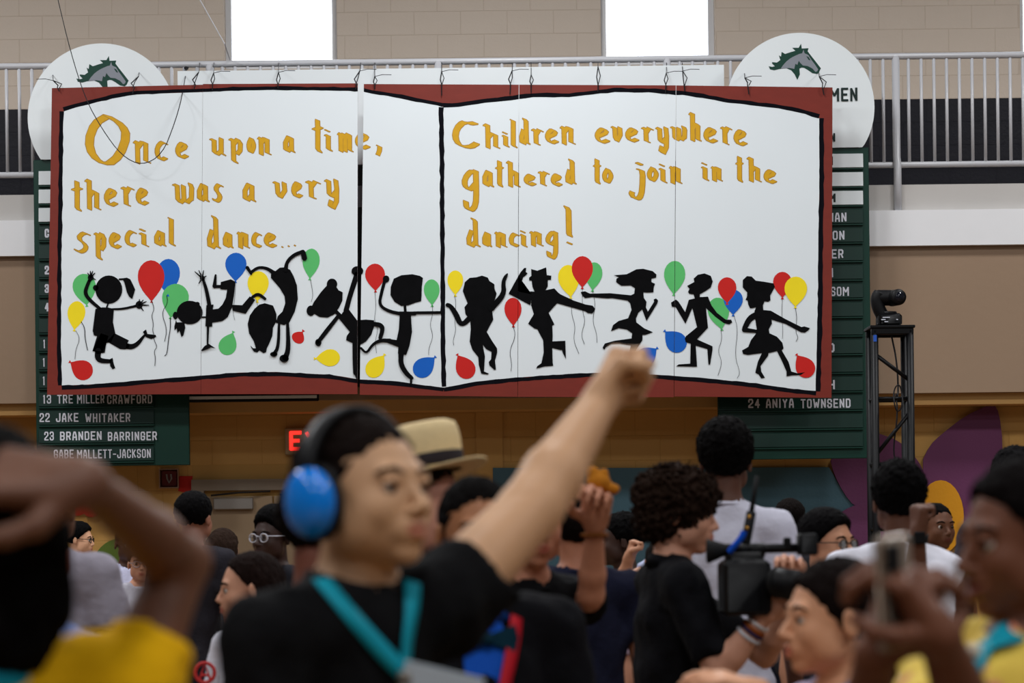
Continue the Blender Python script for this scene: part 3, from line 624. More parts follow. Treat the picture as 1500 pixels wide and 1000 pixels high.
for ch, x0, x1, y0, y1 in LT:
    nx, ny, t = 3.0, 1.35, .4
    if ch == 'O': nx, ny, t = 6.0, 1.6, .5
    elif ch == 'C': nx, ny, t = 4.2, 1.6, .55
    elif ch == 'g' and y1-y0 > 55 or ch == 'j' or ch == '!': nx, ny = 3.7, 1.5
    elif ch == '.': nx, ny = .8, .5
    elif ch == 't' and x1-x0 > 15: nx, ny = 3.2, 1.3
    bx, by = nx*.85, ny+.3
    pl = []
    for st in G[ch]:
        pts = [(x0+bx+px*(x1-x0-2*bx), y0+by+py*(y1-y0-2*by)) for px, py in st]
        if len(pts) > 4 and ch in 'OoCcejgs': 
            closed = pts[0] == pts[-1]
            pts = smooth2(pts, 1)
        for p, q in zip(pts[:-1], pts[1:]):
            for grow, mi, ex in ((.55, 1, 0), (-.25, 0, .0006)):
                nb = nib(nx+grow*.9, ny+grow*.4, max(.15, t+grow))
                pl.append((hull([(p[0]+a, p[1]+b) for a, b in nb]+[(q[0]+a, q[1]+b) for a, b in nb]), mi, ex))
    paint('painted_letter', pl, .0012, [M['gold'], M['gold_edge']])
# ------------------------------------------------ wires holding the panels
TIES = [(87, 134, 78, 118, 'at the top left corner of the leftmost panel'), (194, 137, 203, 112, 'below the horse head on the leftmost panel'), (284, 131, 291, 106, 'knotted beside the seam on the leftmost panel'),
        (311, 132, 313, 107, 'at the left end of the second panel'), (407, 129, 408, 106, 'at the middle of the second panel'), (521, 131, 527, 104, 'at the right end of the second panel beside the gap'),
        (549, 131, 549, 112, 'at the left end of the middle panel beside the gap'), (647, 140, 647, 105, 'above the black spine line'), (747, 138, 750, 104, 'at the right end of the middle panel'),
        (778, 136, 778, 110, 'at the left end of the fourth panel'), (876, 134, 876, 98, 'at the middle of the fourth panel'), (975, 136, 976, 107, 'at the right end of the fourth panel'),
        (1003, 134, 1000, 104, 'at the left end of the rightmost panel'), (1097, 138, 1091, 114, 'at the middle of the rightmost panel'), (1207, 139, 1200, 112, 'at the top right corner of the rightmost panel')]
for x, y, tx, ty, lab in TIES:
    a = P(x, y, DB-.012); b = P(x, y-9, DB-.012); c = P(tx, ty, DB+.06); d = P(x+(tx-x)*1.2, 92, DR-.03)
    top = 124 + (4 if x > 1100 or x < 200 else 0)
    e = P(x, top-2, DB-.008)
    f = P(x+2.2, (y+ty)/2, DB-.01)
    mb = MB().tube([a, P((x*2+tx)/3, top, DB-.02), P(x-2, (top+ty)/2+2, DB-.01), c], .0045, 6).tube([c, P(x+3.5, (top+ty)/2, DB-.01), P(x, top+1, DB-.02)], .0035, 6).tube([c, (c+d)/2+Vector((0, 0, -.02)), d], .003, 6)
    if int(x) % 2: mb.tube([c, c+Vector((.06*(1 if x > 250 else -1), -.01, .012)), c+Vector((.13*(1 if x > 250 else -1), -.01, .01))], .0025, 5)
    tag(mb.build('wire_tie', M['wire']), 'black wire tie ' + lab, 'wire', 'wire ties hanging the painted panels')
def P3(l, D): return [P(x, y, D) for x, y in l]
def spl(pts, it=2):
    pts = [Vector(p) for p in pts]
    for _ in range(it):
        o = [pts[0]]
        for p, q in zip(pts[:-1], pts[1:]): o += [p*.75+q*.25, p*.25+q*.75]
        pts = o+[pts[-1]]
    return pts
t0 = P(85, 0, 18.3); t1 = P(103, 75, 18.3); up = t0 + (t0-t1)*((ZC-.01-t0.z)/(t0.z-t1.z))
tag(MB().tube(spl([up] + P3([(85, 0), (103, 75), (125, 145), (150, 190), (178, 228), (208, 243), (238, 226), (256, 180), (266, 145)], 18.3) + [P(273, 104, DR-.03)]), .0035, 6).build('drooping_cable', M['wire']), 'long dark cable drooping from the ceiling across the gold capital letter', 'cable')
tag(MB().tube([P(271+i*.7, 98+((i*7) % 5), DR-.032) for i in range(6)], .012, 6).build('cable_knot', M['wire']), 'small black cable knot on the railing beside the left crest', 'knot')
t0 = P(293, 0, 18.85); t1 = P(329, 64, 18.85); up = t0 + (t0-t1)*((ZC-.01-t0.z)/(t0.z-t1.z))
tag(MB().tube([up, t0, t1, P(337, 88, DR-.03)], .0045, 6).build('pale_cord', M['steel_wire']), 'pale cord running down from the ceiling to the railing beside the left window', 'cord')
# ------------------------------------------------ record boards with name plates and round crests
def record_board(x0, x1, yt, yb, plates, px_plate, lab, D=18.8):
    a, b = P((x0+x1)/2, yt, D), P((x0+x1)/2, yb, D)
    xa, xb_ = P(x0, (yt+yb)/2, D).x, P(x1, (yt+yb)/2, D).x
    e = empty('record_board', ((xa+xb_)/2, D, b.z), lab, 'board')
    MB().box(((xa+xb_)/2, D+.03, (a.z+b.z)/2), (xb_-xa, .05, a.z-b.z), bev=.004).build('back_panel', M['board_green'], e)
    for yc, kind in plates:
        pa, pb = P(px_plate[0], yc, D), P(px_plate[1], yc, D)
        z = P((x0+x1)/2, yc, D).z; h = .122
        p = MB().box(((pa.x+pb.x)/2, D-.004, z), (pb.x-pa.x, .02, h-.012), rot=Matrix.Rotation(math.radians(-4), 3, 'X'), bev=.002).build('name_plate', M['sign_white' if kind else 'slat_green'], e)
        if kind: p['label'] = 'blank white name plate'
        MB().box(((pa.x+pb.x)/2, D-.004, z-h/2-.003), (pb.x-pa.x, .03, .01)).build('plate_rail', M['board_green'], e)
    return e
rowsL = [(664-27*k+.0, k >= 13) for k in range(16)]
rowsR = [(644.5-27.2*k, k >= 13) for k in range(16)]
bL = record_board(51, 275, 233, 682, [(y+1, k) for y, k in rowsL], (57, 226), 'dark green record board with white names behind the left end of the painted panels')
bR = record_board(1050, 1275, 217, 672, rowsR, (1052, 1264), 'dark green record board with white names behind the right end of the painted panels')
DT = 18.783
def txt(s, x0, x1, yb, yt, par, m='letter_white', bold=.03): text_mesh(s, 'lettering', M[m], par, x0, x1, yb, yt, DT, bold)
for s, x0, x1, yb in (('13', 63, 75, 591), ('TRE', 84, 107, 591), ('MILLER', 113, 153, 591), ('CRAWFORD', 157, 223, 591.5), ('22', 58, 73, 618), ('JAKE', 82, 115, 618), ('WHITAKER', 125, 191, 618.5),
                      ('23', 65, 79, 645), ('BRANDEN', 88, 149, 645), ('BARRINGER', 158, 230, 645.5), ('GABE', 79, 108, 671.5), ('MALLETT-JACKSON', 113, 221, 671.5),
                      ('1', 62.5, 66.5, 564), ('1', 62.5, 66.5, 537), ('1', 63, 67, 510), ('4', 65.5, 72, 456), ('3', 65.5, 72, 429), ('2', 65.5, 72, 402), ('C', 65.5, 72, 348)):
    txt(s, x0, x1, yb, yb-13, bL)
for s, x0, x1, yb in (('24', 1096, 1113, 597.5), ('ANIYA', 1122, 1163, 597.5), ('TOWNSEND', 1173, 1246, 597.8), ('MAN', 1211, 1240, 325), ('SON', 1210, 1237, 351.5), ('ER', 1218, 1235.5, 378.5), ('SOM', 1217, 1243.5, 433.5), ('D', 1214, 1222.5, 516), ('H', 1214, 1223, 570), ('I', 1217.5, 1221.5, 406)):
    txt(s, x0, x1, yb, yb-13.5, bR)
txt('M', 1215, 1224, 296, 283, bR, 'letter_black'); txt('I', 1218, 1221, 242, 229, bR, 'letter_black')
HORSE = [(380, 285), (405, 290), (425, 285), (405, 265), (405, 255), (440, 258), (465, 240), (455, 205), (470, 215), (475, 180), (500, 195), (540, 182), (575, 172), (552, 150), (600, 150), (617, 120), (622, 155), (640, 155), (672, 153), (665, 175), (690, 208), (725, 252), (762, 300), (748, 330), (735, 342), (700, 336), (665, 312), (640, 297), (620, 295), (605, 302), (608, 345), (590, 385), (583, 372), (570, 345), (545, 315), (510, 300), (460, 305), (420, 315), (390, 308)]
HGREY = [(468, 303), (485, 278), (510, 250), (535, 230), (560, 215), (605, 195), (625, 190), (635, 163), (642, 190), (670, 203), (690, 235), (722, 278), (742, 308), (735, 322), (722, 327), (700, 302), (665, 284), (630, 280), (612, 262), (600, 245), (590, 275), (575, 268), (567, 305), (530, 298)]
HEYE = [(655, 212), (672, 218), (686, 242), (672, 238)]
def crest(cx, cy, R, ycut, D, lab, dx, dy):
    c = P(cx, cy, D); r = R*D/FPX; zc = P(cx, ycut, D).z
    e = empty('round_crest', (c.x, D, zc), lab, 'sign')
    pts = [(c.x+r*math.cos(t), c.z+r*math.sin(t)) for t in [2*math.pi*k/96 for k in range(96)]]
    pts = [(x, max(z, zc)) for x, z in pts]
    o = []
    for p in pts:
        if not o or abs(o[-1][0]-p[0])+abs(o[-1][1]-p[1]) > 1e-5: o.append(p)
    MB().prism(o, D, D+.015).build('disc', M['sign_white'], e)
    for poly, nm, m, k in ((HORSE, 'horse_head', 'horse_green', 1), (HGREY, 'horse_face', 'horse_grey', 2), (HEYE, 'horse_eye', 'horse_green', 3)):
        pl = [P(1050+x/5+dx, 40+y/5+dy, D) for x, y in poly]
        mb = MB(); mb.add([(p.x, D-.0015*k, p.z) for p in pl], [t for t in tess([(p.x, p.z) for p in pl])]); mb.build(nm, M[m], e)
    return e
cL = crest(149, 172, 108.5, 232.5, DT, 'round white crest with a green horse head, on the left record board', -1014, 18)
cR = crest(1172, 157, 109, 216.5, DT, 'round white crest with a green horse head and dark letters, on the right record board', 0, 0)
text_mesh('WOMEN', 'lettering', M['letter_black'], cR, 1185, 1256, 149, 129, DT-.003, .045)
text_mesh('N', 'lettering', M['letter_black'], cR, 1216, 1223.5, 208, 195, DT-.003, .04)

# ------------------------------------------------ truss tower with dome camera
TD = 16.6; tc_ = P(1304, 600, TD); tx = tc_.x; tw = .122; tz = P(1304, 480, TD).z
tr = empty('truss_tower', (tx, TD, 0), 'tall black box truss tower standing right of the record board', 'truss')
for sx in (-1, 1):
    for sy in (-1, 1): MB().tube([(tx+sx*tw, TD+sy*tw, .02), (tx+sx*tw, TD+sy*tw, tz-.03)], .026, 12).build('upright', M['black_gloss'], tr, True)
MB().box((tx, TD, .012), (.5, .5, .024), bev=.004).build('base_plate', M['black_gloss'], tr)
MB().box((tx, TD, tz-.004), (.31, .31, .02), bev=.004).build('top_plate', M['black_gloss'], tr)
for sy in (-1, 1): MB().box((tx, TD+sy*tw, tz-.035), (.29, .05, .045), bev=.006).build('top_bar', M['black_gloss'], tr)
hz = [P(1304, y, TD).z for y in (585, 680)]; step = hz[0]-hz[1]; zs_ = hz[:]
while zs_[-1]-step > .1: zs_.append(zs_[-1]-step)
for z in zs_:
    for sy in (-1, 1): MB().tube([(tx-tw, TD+sy*tw, z), (tx+tw, TD+sy*tw, z)], .013, 8).build('cross_bar', M['black_gloss'], tr, True)
    for sx in (-1, 1): MB().tube([(tx+sx*tw, TD-tw, z), (tx+sx*tw, TD+tw, z)], .013, 8).build('cross_bar', M['black_gloss'], tr, True)
zz = [tz-.1]+zs_
for i in range(len(zz)-1):
    a, b = zz[i], zz[i+1]; s_ = 1 if i % 2 == 0 else -1
    MB().tube([(tx-s_*tw, TD-tw, a-.09), (tx+s_*tw, TD-tw, b+.06 if i else b+.12)], .014, 8).build('diagonal', M['black_gloss'], tr, True)
cable = spl([(tx+.01, TD, tz-.03), (tx+.05, TD-.02, tz-.25), (tx+.055, TD-.02, tz-.5), (tx+.02, TD-.1, zs_[0]+.05), (tx+.03, TD-.15, zs_[0]-.1), (tx, TD-.1, zs_[0]-.35), (tx+.02, TD-.1, zs_[1]), (tx, TD-.05, 1.2), (tx+.05, TD-.2, .03)])
tag(MB().tube(cable, .006, 6).build('camera_cable', M['wire']), 'thin black cable hanging down inside the truss tower', 'cable')
loop = [(tx+.03+.03*math.cos(t), TD-.16+.01*math.sin(3*t), zs_[0]+.0+.09*math.sin(t)) for t in np.linspace(0, 12.5, 40)]
tag(MB().tube(loop, .005, 5).build('coiled_cable', M['wire']), 'coil of spare black cable tied to the truss cross bar', 'cable')
M['blue_tape'] = mat('blue_tape', rgb(40, 90, 190), .5)
MB().box((tx-tw, TD-tw-.027, P(1277, 498, TD).z), (.022, .004, .045)).build('blue_tape', M['blue_tape'], tr)
pc = empty('robotic_camera', (tx-.02, TD, tz+.006), 'black robotic dome camera sitting on top of the truss tower', 'camera')
bx_ = P(1302, 465, TD); bz = tz+.006
MB().box((bx_.x, TD, bz+.045), (.165, .15, .09), bev=.018).build('camera_base', M['black'], pc, True)
MB().tube([(bx_.x, TD, bz+.085), (bx_.x, TD, bz+.105)], [.06, .055], 24).build('turntable', M['black'], pc, True)
hx = P(1303, 436, TD)
MB().tube(spl([(bx_.x-.045, TD, bz+.08), (bx_.x-.075, TD, bz+.14), (bx_.x-.082, TD, hx.z), (bx_.x-.06, TD, hx.z+.03)]), .046, 14).build('arm', M['black'], pc, True)
MB().tube([(hx.x-.1, TD+.01, hx.z+.002), (hx.x-.08, TD+.01, hx.z+.002), (hx.x+.04, TD+.01, hx.z), (hx.x+.06, TD+.01, hx.z)], [.045, .055, .055, .045], 24).build('head_barrel', M['black'], pc, True)
dv = Vector((.35, -.93, 0)).normalized(); c0 = Vector((hx.x+.03, TD, hx.z-.002))
hd = MB().tube([c0+dv*-.03, c0+dv*.07, c0+dv*.085], [.056, .056, .05], 24).build('lens_housing', M['black'], pc, True)
MB().tube([c0+dv*.083, c0+dv*.089], [.036, .034], 24).build('lens', mat('lens_glass', rgb(20, 22, 30), .05), hd, True)
for k, (dx_, dz_, w_) in enumerate(((-.03, .06, .05), (-.05, .045, .03), (-.03, .03, .025), (.045, .045, .012))):
    MB().box((bx_.x+dx_, TD-.0765, bz+dz_), (w_, .002, .006)).build('marking', M['letter_white'], pc)

# ------------------------------------------------ murals, sign, alarm
def cutout(name, pts, D, m, par, th=.012, it=1):
    pts = pts+[pts[0]]; q = smooth2(pts, it)[1:-1] if it else pts[:-1]
    w_ = [P(x, y, D) for x, y in q]; w_ = [(p.x, p.z) for p in w_]
    return MB().prism(w_, D, D+th).build(name, m, par)
fl = empty('flower_mural', (P(1350, 800, DL).x, DL-.05, .5), 'big purple flower mural with a yellow centre on the wall at the right', 'mural')
cutout('petal', [(1215, 668), (1222, 695), (1236, 722), (1252, 742), (1290, 755), (1345, 765), (1362, 720), (1352, 685), (1330, 655), (1300, 637), (1262, 632)], DL-.052, M['purple_mural'], fl)
cutout('petal', [(1349, 679), (1362, 652), (1380, 635), (1415, 608), (1440, 597), (1455, 590), (1464, 605), (1469, 650), (1468, 705), (1450, 760), (1400, 770), (1362, 720)], DL-.066, M['purple_mural'], fl, it=1)
cutout('petal', [(1400, 760), (1440, 712), (1490, 695), (1525, 720), (1520, 800), (1460, 850), (1400, 810)], DL-.052, M['purple_mural'], fl, it=2)
cutout('petal', [(1222, 756), (1252, 738), (1300, 732), (1360, 760), (1350, 850), (1290, 885), (1240, 870), (1210, 800)], DL-.066, M['purple_mural'], fl, it=2)
cutout('flower_centre', ell2(1378, 757, 34, 54), DL-.08, M['yellow_mural'], fl, it=0)
cutout('teal_background', [(722, 685), (960, 685), (1214, 684), (1218, 690), (1236, 722), (1255, 744), (1235, 770), (1215, 800), (1210, 900), (722, 900)], DL-.038, M['teal_mural'], fl, it=0)
lf = empty('leaf_mural', (P(170, 860, DL).x, DL-.05, .8), 'olive green leaf with red petals painted on the wall at the far left', 'mural')
cutout('leaf', [(132, 840), (140, 808), (160, 790), (190, 786), (215, 800), (230, 850), (215, 900), (150, 900)], DL-.02, M['green_mural'], lf, it=2)
cutout('petal', ell2(113, 741, 15, 14), DL-.02, M['red_mural'], lf, it=0); cutout('petal', ell2(134, 744, 14, 13), DL-.03, M['red_mural'], lf, it=0)
De = DL-.07
a, b = P(417, 627, De), P(508, 665, De)
ex = empty('exit_sign', ((a.x+b.x)/2, DL-.04, b.z), 'beige exit sign with lit red letters above the door', 'sign')
MB().box(((a.x+b.x)/2, DL-.035, (a.z+b.z)/2), (b.x-a.x, .066, a.z-b.z), bev=.006).build('housing', M['exit_body'], ex)
text_mesh('EXIT', 'lettering', M['exit_red'], ex, 424, 500, 660, 631, DL-.072, .05)
M['alarm_red'] = mat('alarm_red', rgb(96, 34, 30), .35)
M['clear'] = mat('clear_cover', rgb(150, 120, 100), .15)
a, b = P(235, 688, De), P(259, 713, De); cx, cz = (a.x+b.x)/2, (a.z+b.z)/2
al = empty('fire_alarm', (cx, DL-.02, b.z), 'small dark red fire alarm box with a white figure beside the door', 'alarm')
MB().box((cx, DL-.02, cz), (.13, .036, .13), bev=.006).build('alarm_box', M['alarm_red'], al)
MB().tube([(cx-.02, DL-.042, cz+.035), (cx-.015, DL-.044, cz), (cx, DL-.044, cz-.035), (cx+.02, DL-.044, cz), (cx+.015, DL-.042, cz+.035)], .008, 6).build('pull_handle', M['closer'], al)
fr = MB()
for sx in (-1, 1): fr.box((cx+sx*.075, DL-.035, cz), (.008, .06, .158)); 
for sz in (-1, 1): fr.box((cx, DL-.035, cz+sz*.075), (.142, .06, .008))
fr.build('cover_frame', M['clear'], al)
pts = [P(x, y, DL-.02) for x, y in ((263, 697), (282, 697), (279, 723), (261, 719))]
tag(MB().prism([(p.x, p.z) for p in pts], DL-.014, DL-.006).build('red_card', M['red_mural']), 'red card taped to the wall left of the door', 'card')
# ------------------------------------------------ sculpting by distance fields
def axis(lo, hi, h, regs):
    out = [lo]; x = lo
    while x < hi:
        st = h
        for a, b, hf in regs:
            if x > b: d = x-b
            elif x < a: d = a-x
            else: d = 0
            st = min(st, hf + d*.25)
        x += st; out.append(x)
    return np.array(out, np.float32)
class Field:
    def __init__(s, lo, hi, h, regs=()):
        s.g = [axis(lo[i], hi[i], h, [(c[i]-r[i], c[i]+r[i], hf) for c, r, hf in regs]) for i in range(3)]
        s.F = np.full([len(q) for q in s.g], 1.0, np.float32)
    def sub(s, lo, hi):
        sl = []
        for i in range(3):
            a = max(0, np.searchsorted(s.g[i], lo[i])-1); b = min(len(s.g[i]), np.searchsorted(s.g[i], hi[i])+1)
            if b <= a: return None
            sl.append(slice(a, b))
        X = s.g[0][sl[0]][:, None, None]; Y = s.g[1][sl[1]][None, :, None]; Z = s.g[2][sl[2]][None, None, :]
        return tuple(sl), X, Y, Z
    def comb(s, f, lo, hi, k, op='u'):
        mg = k+.03
        q = s.sub([a-mg for a in lo], [b+mg for b in hi])
        if q is None: return s
        sl, X, Y, Z = q; d = f(X, Y, Z).astype(np.float32); A = s.F[sl]
        if op == 'u':
            if k > 0: h = np.clip(.5+.5*(A-d)/k, 0, 1); s.F[sl] = A*(1-h)+d*h-k*h*(1-h)
            else: s.F[sl] = np.minimum(A, d)
        else:
            d = -d
            if k > 0: h = np.clip(.5-.5*(A-d)/k, 0, 1); s.F[sl] = A*(1-h)+d*h+k*h*(1-h)
            else: s.F[sl] = np.maximum(A, d)
        return s
    def cone(s, p, q, r1, r2, k=.02, op='u', cuts=()):
        p = np.array(p, float); q = np.array(q, float); d = q-p; L2 = float(d@d) or 1e-9; R = max(r1, r2)
        def f(X, Y, Z):
            t = np.clip(((X-p[0])*d[0]+(Y-p[1])*d[1]+(Z-p[2])*d[2])/L2, 0, 1)
            dd = np.sqrt((X-p[0]-t*d[0])**2+(Y-p[1]-t*d[1])**2+(Z-p[2]-t*d[2])**2)-(r1+(r2-r1)*t)
            for c, n in cuts: dd = np.maximum(dd, (X-c[0])*n[0]+(Y-c[1])*n[1]+(Z-c[2])*n[2])
            return dd
        return s.comb(f, np.minimum(p, q)-R, np.maximum(p, q)+R, k, op)
    def ell(s, c, r, R=None, k=.02, op='u'):
        c = np.array(c, float); m = max(r); R = np.eye(3) if R is None else np.array(R)
        def f(X, Y, Z):
            x, y, z = X-c[0], Y-c[1], Z-c[2]
            a = (R[0, 0]*x+R[1, 0]*y+R[2, 0]*z)/r[0]; b = (R[0, 1]*x+R[1, 1]*y+R[2, 1]*z)/r[1]; e = (R[0, 2]*x+R[1, 2]*y+R[2, 2]*z)/r[2]
            n = np.sqrt(a*a+b*b+e*e)+1e-9; m2 = np.sqrt((a/r[0])**2+(b/r[1])**2+(e/r[2])**2)+1e-9
            return n*(n-1)/m2
        return s.comb(f, c-m, c+m, k, op)
    def cut(s, c, n, k=0):       # keep the side opposite n
        X, Y, Z = s.g[0][:, None, None], s.g[1][None, :, None], s.g[2][None, None, :]
        d = ((X-c[0])*n[0]+(Y-c[1])*n[1]+(Z-c[2])*n[2]).astype(np.float32)
        if k: h = np.clip(.5-.5*(s.F-d)/k, 0, 1); s.F = s.F*(1-h)+d*h+k*h*(1-h)
        else: s.F = np.maximum(s.F, d)
        return s
    def noise(s, amp, wl, seed=0, ridged=False, sc=(1, 1, 1)):
        r = np.random.default_rng(seed); X, Y, Z = s.g[0][:, None, None]*sc[0], s.g[1][None, :, None]*sc[1], s.g[2][None, None, :]*sc[2]
        band = np.abs(s.F) < amp*3+.02
        N = np.zeros_like(s.F); wX, wY, wZ = X, Y, Z
        for o in range(5):
            d = r.normal(size=3); d /= np.linalg.norm(d); f = 2*math.pi/(wl*(1, .8, 1.3, .62, .9)[o])
            d2 = np.cross(d, r.normal(size=3)); d2 /= np.linalg.norm(d2)
            N += np.sin((wX*d[0]+wY*d[1]+wZ*d[2])*f+r.uniform(0, 6))*np.sin((wX*d2[0]+wY*d2[1]+wZ*d2[2])*f*.9+r.uniform(0, 6))
        N /= 1.6
        if ridged: N = 1-2*np.abs(N)
        s.F += np.where(band, amp*np.clip(N, -1.5, 1.5), 0).astype(np.float32)
        return s
    def verts(s):
        F = s.F; F[0] = F[-1] = 1; F[:, 0] = F[:, -1] = 1; F[:, :, 0] = F[:, :, -1] = 1
        S = F < 0; nx, ny, nz = F.shape
        c = np.zeros((nx-1, ny-1, nz-1), np.int8)
        for i in (0, 1):
            for j in (0, 1):
                for k in (0, 1): c += S[i:nx-1+i, j:ny-1+j, k:nz-1+k]
        ci, cj, ck = np.nonzero((c > 0) & (c < 8)); n = len(ci)
        acc = np.zeros((n, 3)); cnt = np.zeros(n); g = s.g
        C = [(i, j, k) for i in (0, 1) for j in (0, 1) for k in (0, 1)]
        for a in C:
            for ax in range(3):
                if a[ax]: continue
                b = list(a); b[ax] = 1
                f0 = F[ci+a[0], cj+a[1], ck+a[2]]; f1 = F[ci+b[0], cj+b[1], ck+b[2]]
                m = (f0 < 0) != (f1 < 0); t = np.where(m, f0/np.where(m, f0-f1, 1), 0)
                p0 = np.stack([g[0][ci+a[0]], g[1][cj+a[1]], g[2][ck+a[2]]], 1); p1 = np.stack([g[0][ci+b[0]], g[1][cj+b[1]], g[2][ck+b[2]]], 1)
                acc += np.where(m[:, None], p0+(p1-p0)*t[:, None], 0); cnt += m
        V = acc/np.maximum(cnt, 1)[:, None]
        idm = np.full(c.shape, -1, np.int32); idm[ci, cj, ck] = np.arange(n)
        Q = []
        for ax in range(3):
            sl0 = [slice(None)]*3; sl1 = [slice(None)]*3; sl0[ax] = slice(0, -1); sl1[ax] = slice(1, None)
            A = S[tuple(sl0)]; B = S[tuple(sl1)]; idx = np.nonzero(A != B); inside = A[idx]
            o1, o2 = [(1, 2), (2, 0), (0, 1)][ax]
            def cell(d1, d2):
                q = [idx[0].copy(), idx[1].copy(), idx[2].copy()]; q[o1] = q[o1]-d1; q[o2] = q[o2]-d2; return idm[tuple(q)]
            a, b, c_, d = cell(1, 1), cell(0, 1), cell(0, 0), cell(1, 0)
            q = np.stack([a, b, c_, d], 1); q[~inside] = q[~inside][:, ::-1]; Q.append(q)
        return V, np.concatenate(Q)
def np_mesh(name, V, Q, mats):
    me = bpy.data.meshes.new(name); n, m = len(V), len(Q)
    me.vertices.add(n); me.vertices.foreach_set('co', V.astype(np.float32).ravel())
    me.loops.add(m*4); me.loops.foreach_set('vertex_index', Q.astype(np.int32).ravel())
    me.polygons.add(m); me.polygons.foreach_set('loop_start', np.arange(0, m*4, 4, dtype=np.int32))
    me.update(calc_edges=True)
    me.polygons.foreach_set('use_smooth', np.ones(m, bool))
    for x in (mats if isinstance(mats, list) else [mats]): me.materials.append(x)
    me.validate(); return me
TRI = [0]
def field_obj(name, F, mats, parent, xf=None):
    V, Q = F.verts(); TRI[0] += 2*len(Q)
    # one relaxation pass
    if xf is not None: V = V @ xf[0].T + xf[1]
    o = bpy.data.objects.new(name, np_mesh(name, V, Q, mats)); COL.objects.link(o)
    if parent: o.parent = parent; o.matrix_parent_inverse = parent_inv(parent)
    return o, V

def skin_mat(c, rough=.5):
    k = ('skin',)+tuple(c)
    if k in M: return M[k]
    m = mat('skin', rgb(*c), rough, noise=.06, nscale=18); nt = m.node_tree; b = nt.nodes['Principled BSDF']
    src = b.inputs['Base Color'].links[0].from_socket
    at = nt.nodes.new('ShaderNodeAttribute'); at.attribute_name = 'lip'
    mx = nt.nodes.new('ShaderNodeMix'); mx.data_type = 'RGBA'; l = rgb(min(255, c[0]*.84+4), c[1]*.68, c[2]*.70)
    nt.links.new(at.outputs['Fac'], mx.inputs[0]); nt.links.new(src, mx.inputs[6]); mx.inputs[7].default_value = l
    nt.links.new(mx.outputs[2], b.inputs['Base Color'])
    b.inputs['Subsurface Weight'].default_value = 0
    M[k] = m; return m
def cmat(kind, c, **kw):
    k = (kind,)+tuple(c)
    if k not in M: M[k] = mat(kind, rgb(*c), **{**dict(rough=.9, spec=.1, noise=.06, nscale=12, bump=.25, bscale=70), **kw})
    return M[k]
def hair_mat(c):
    k = ('hair',)+tuple(c)
    if k not in M: M[k] = mat('hair', rgb(*[q*.62 for q in c]), .75, noise=.5, nscale=60, bump=.8, bscale=160, spec=.04, stretch=(1, 1, .35))
    return M[k]
M['sclera'] = mat('eye_white', rgb(190, 178, 168), .3); M['iris'] = mat('brown_iris', rgb(58, 34, 20), .2); M['pupil'] = mat('pupil', rgb(8, 8, 8), .1)
def basis(a, pitch=0, roll=0):
    a = math.radians(a); F = Vector((math.sin(a), -math.cos(a), 0)); Z = Vector((0, 0, 1)); X = F.cross(Z)
    R = Matrix((X, F, Z)).transposed()          # columns X F Z
    R = R @ Matrix.Rotation(math.radians(pitch), 3, 'X') @ Matrix.Rotation(math.radians(roll), 3, 'Y')
    return R
def hand_prims(F, W, d, n, sc=1, pose='fist', side=1, skin_k=.004):
    """five fingers; d towards the fingers, n out of the palm, side = +1 thumb on the +l side"""
    d = Vector(d).normalized(); n = Vector(n); n = (n-d*n.dot(d)).normalized(); l = d.cross(n)*side
    W = Vector(W)
    curl = {'fist': (80, 95, 60), 'open': (12, 16, 10), 'grip': (38, 55, 35), 'relaxed': (22, 30, 20), 'point': (15, 10, 8)}[pose]
    kn = []
    for i in range(4):
        K = W + d*(.088-.004*abs(i-1))*sc + l*((1.5-i)*.0205)*sc - n*(.002*abs(i-1.5))*sc
        F.cone(W+l*((1.5-i)*.012)*sc+d*.008*sc, K, .0155*sc, .0125*sc, .012*sc)
        c = curl
        if pose == 'point' and i > 0: c = (60, 80, 50)
        A = 0; p = K; ln = [.044, .027, .021]; f = (.93, 1.03, .97, .78)[i]; rr = [.0102, .0092, .0084, .0072]; rf = (1, 1, .96, .86)[i]
        for j in range(3):
            A += math.radians(c[j]+(3*i if pose != 'fist' else 0)); dr_ = d*math.cos(A)+n*math.sin(A)+l*((1.5-i)*.03)
            q = p+dr_.normalized()*ln[j]*f*sc
            F.cone(p, q, rr[j]*rf*sc, rr[j+1]*rf*sc, skin_k if j else .006); p = q
    F.ell(W+d*.045*sc+n*.006*sc, (.036*sc, .044*sc, .017*sc), np.array(Matrix((l, d, n)).transposed()), .012*sc)
    T0 = W+d*.018*sc+l*.024*sc+n*.006*sc
    if pose == 'fist': seg = [(l*.55+d*.75+n*.5, .04), (d*.55-l*.45+n*.75, .032), (-l*.9+d*.2+n*.1, .026)]
    elif pose == 'grip': seg = [(l*.8+d*.6+n*.55, .042), (l*.15+d*.7+n*.75, .032), (d*.8+n*.4-l*.2, .026)]
    else: seg = [(l*.8+d*.65+n*.25, .042), (l*.5+d*.9+n*.1, .032), (l*.3+d*.95, .026)]
    F.cone(W+l*.01*sc, T0, .016*sc, .0155*sc, .012*sc); p = T0; r0 = .0145
    for v, L_ in seg:
        q = p+v.normalized()*L_*sc; F.cone(p, q, r0*sc, (r0-.0018)*sc, .006); r0 -= .002; p = q

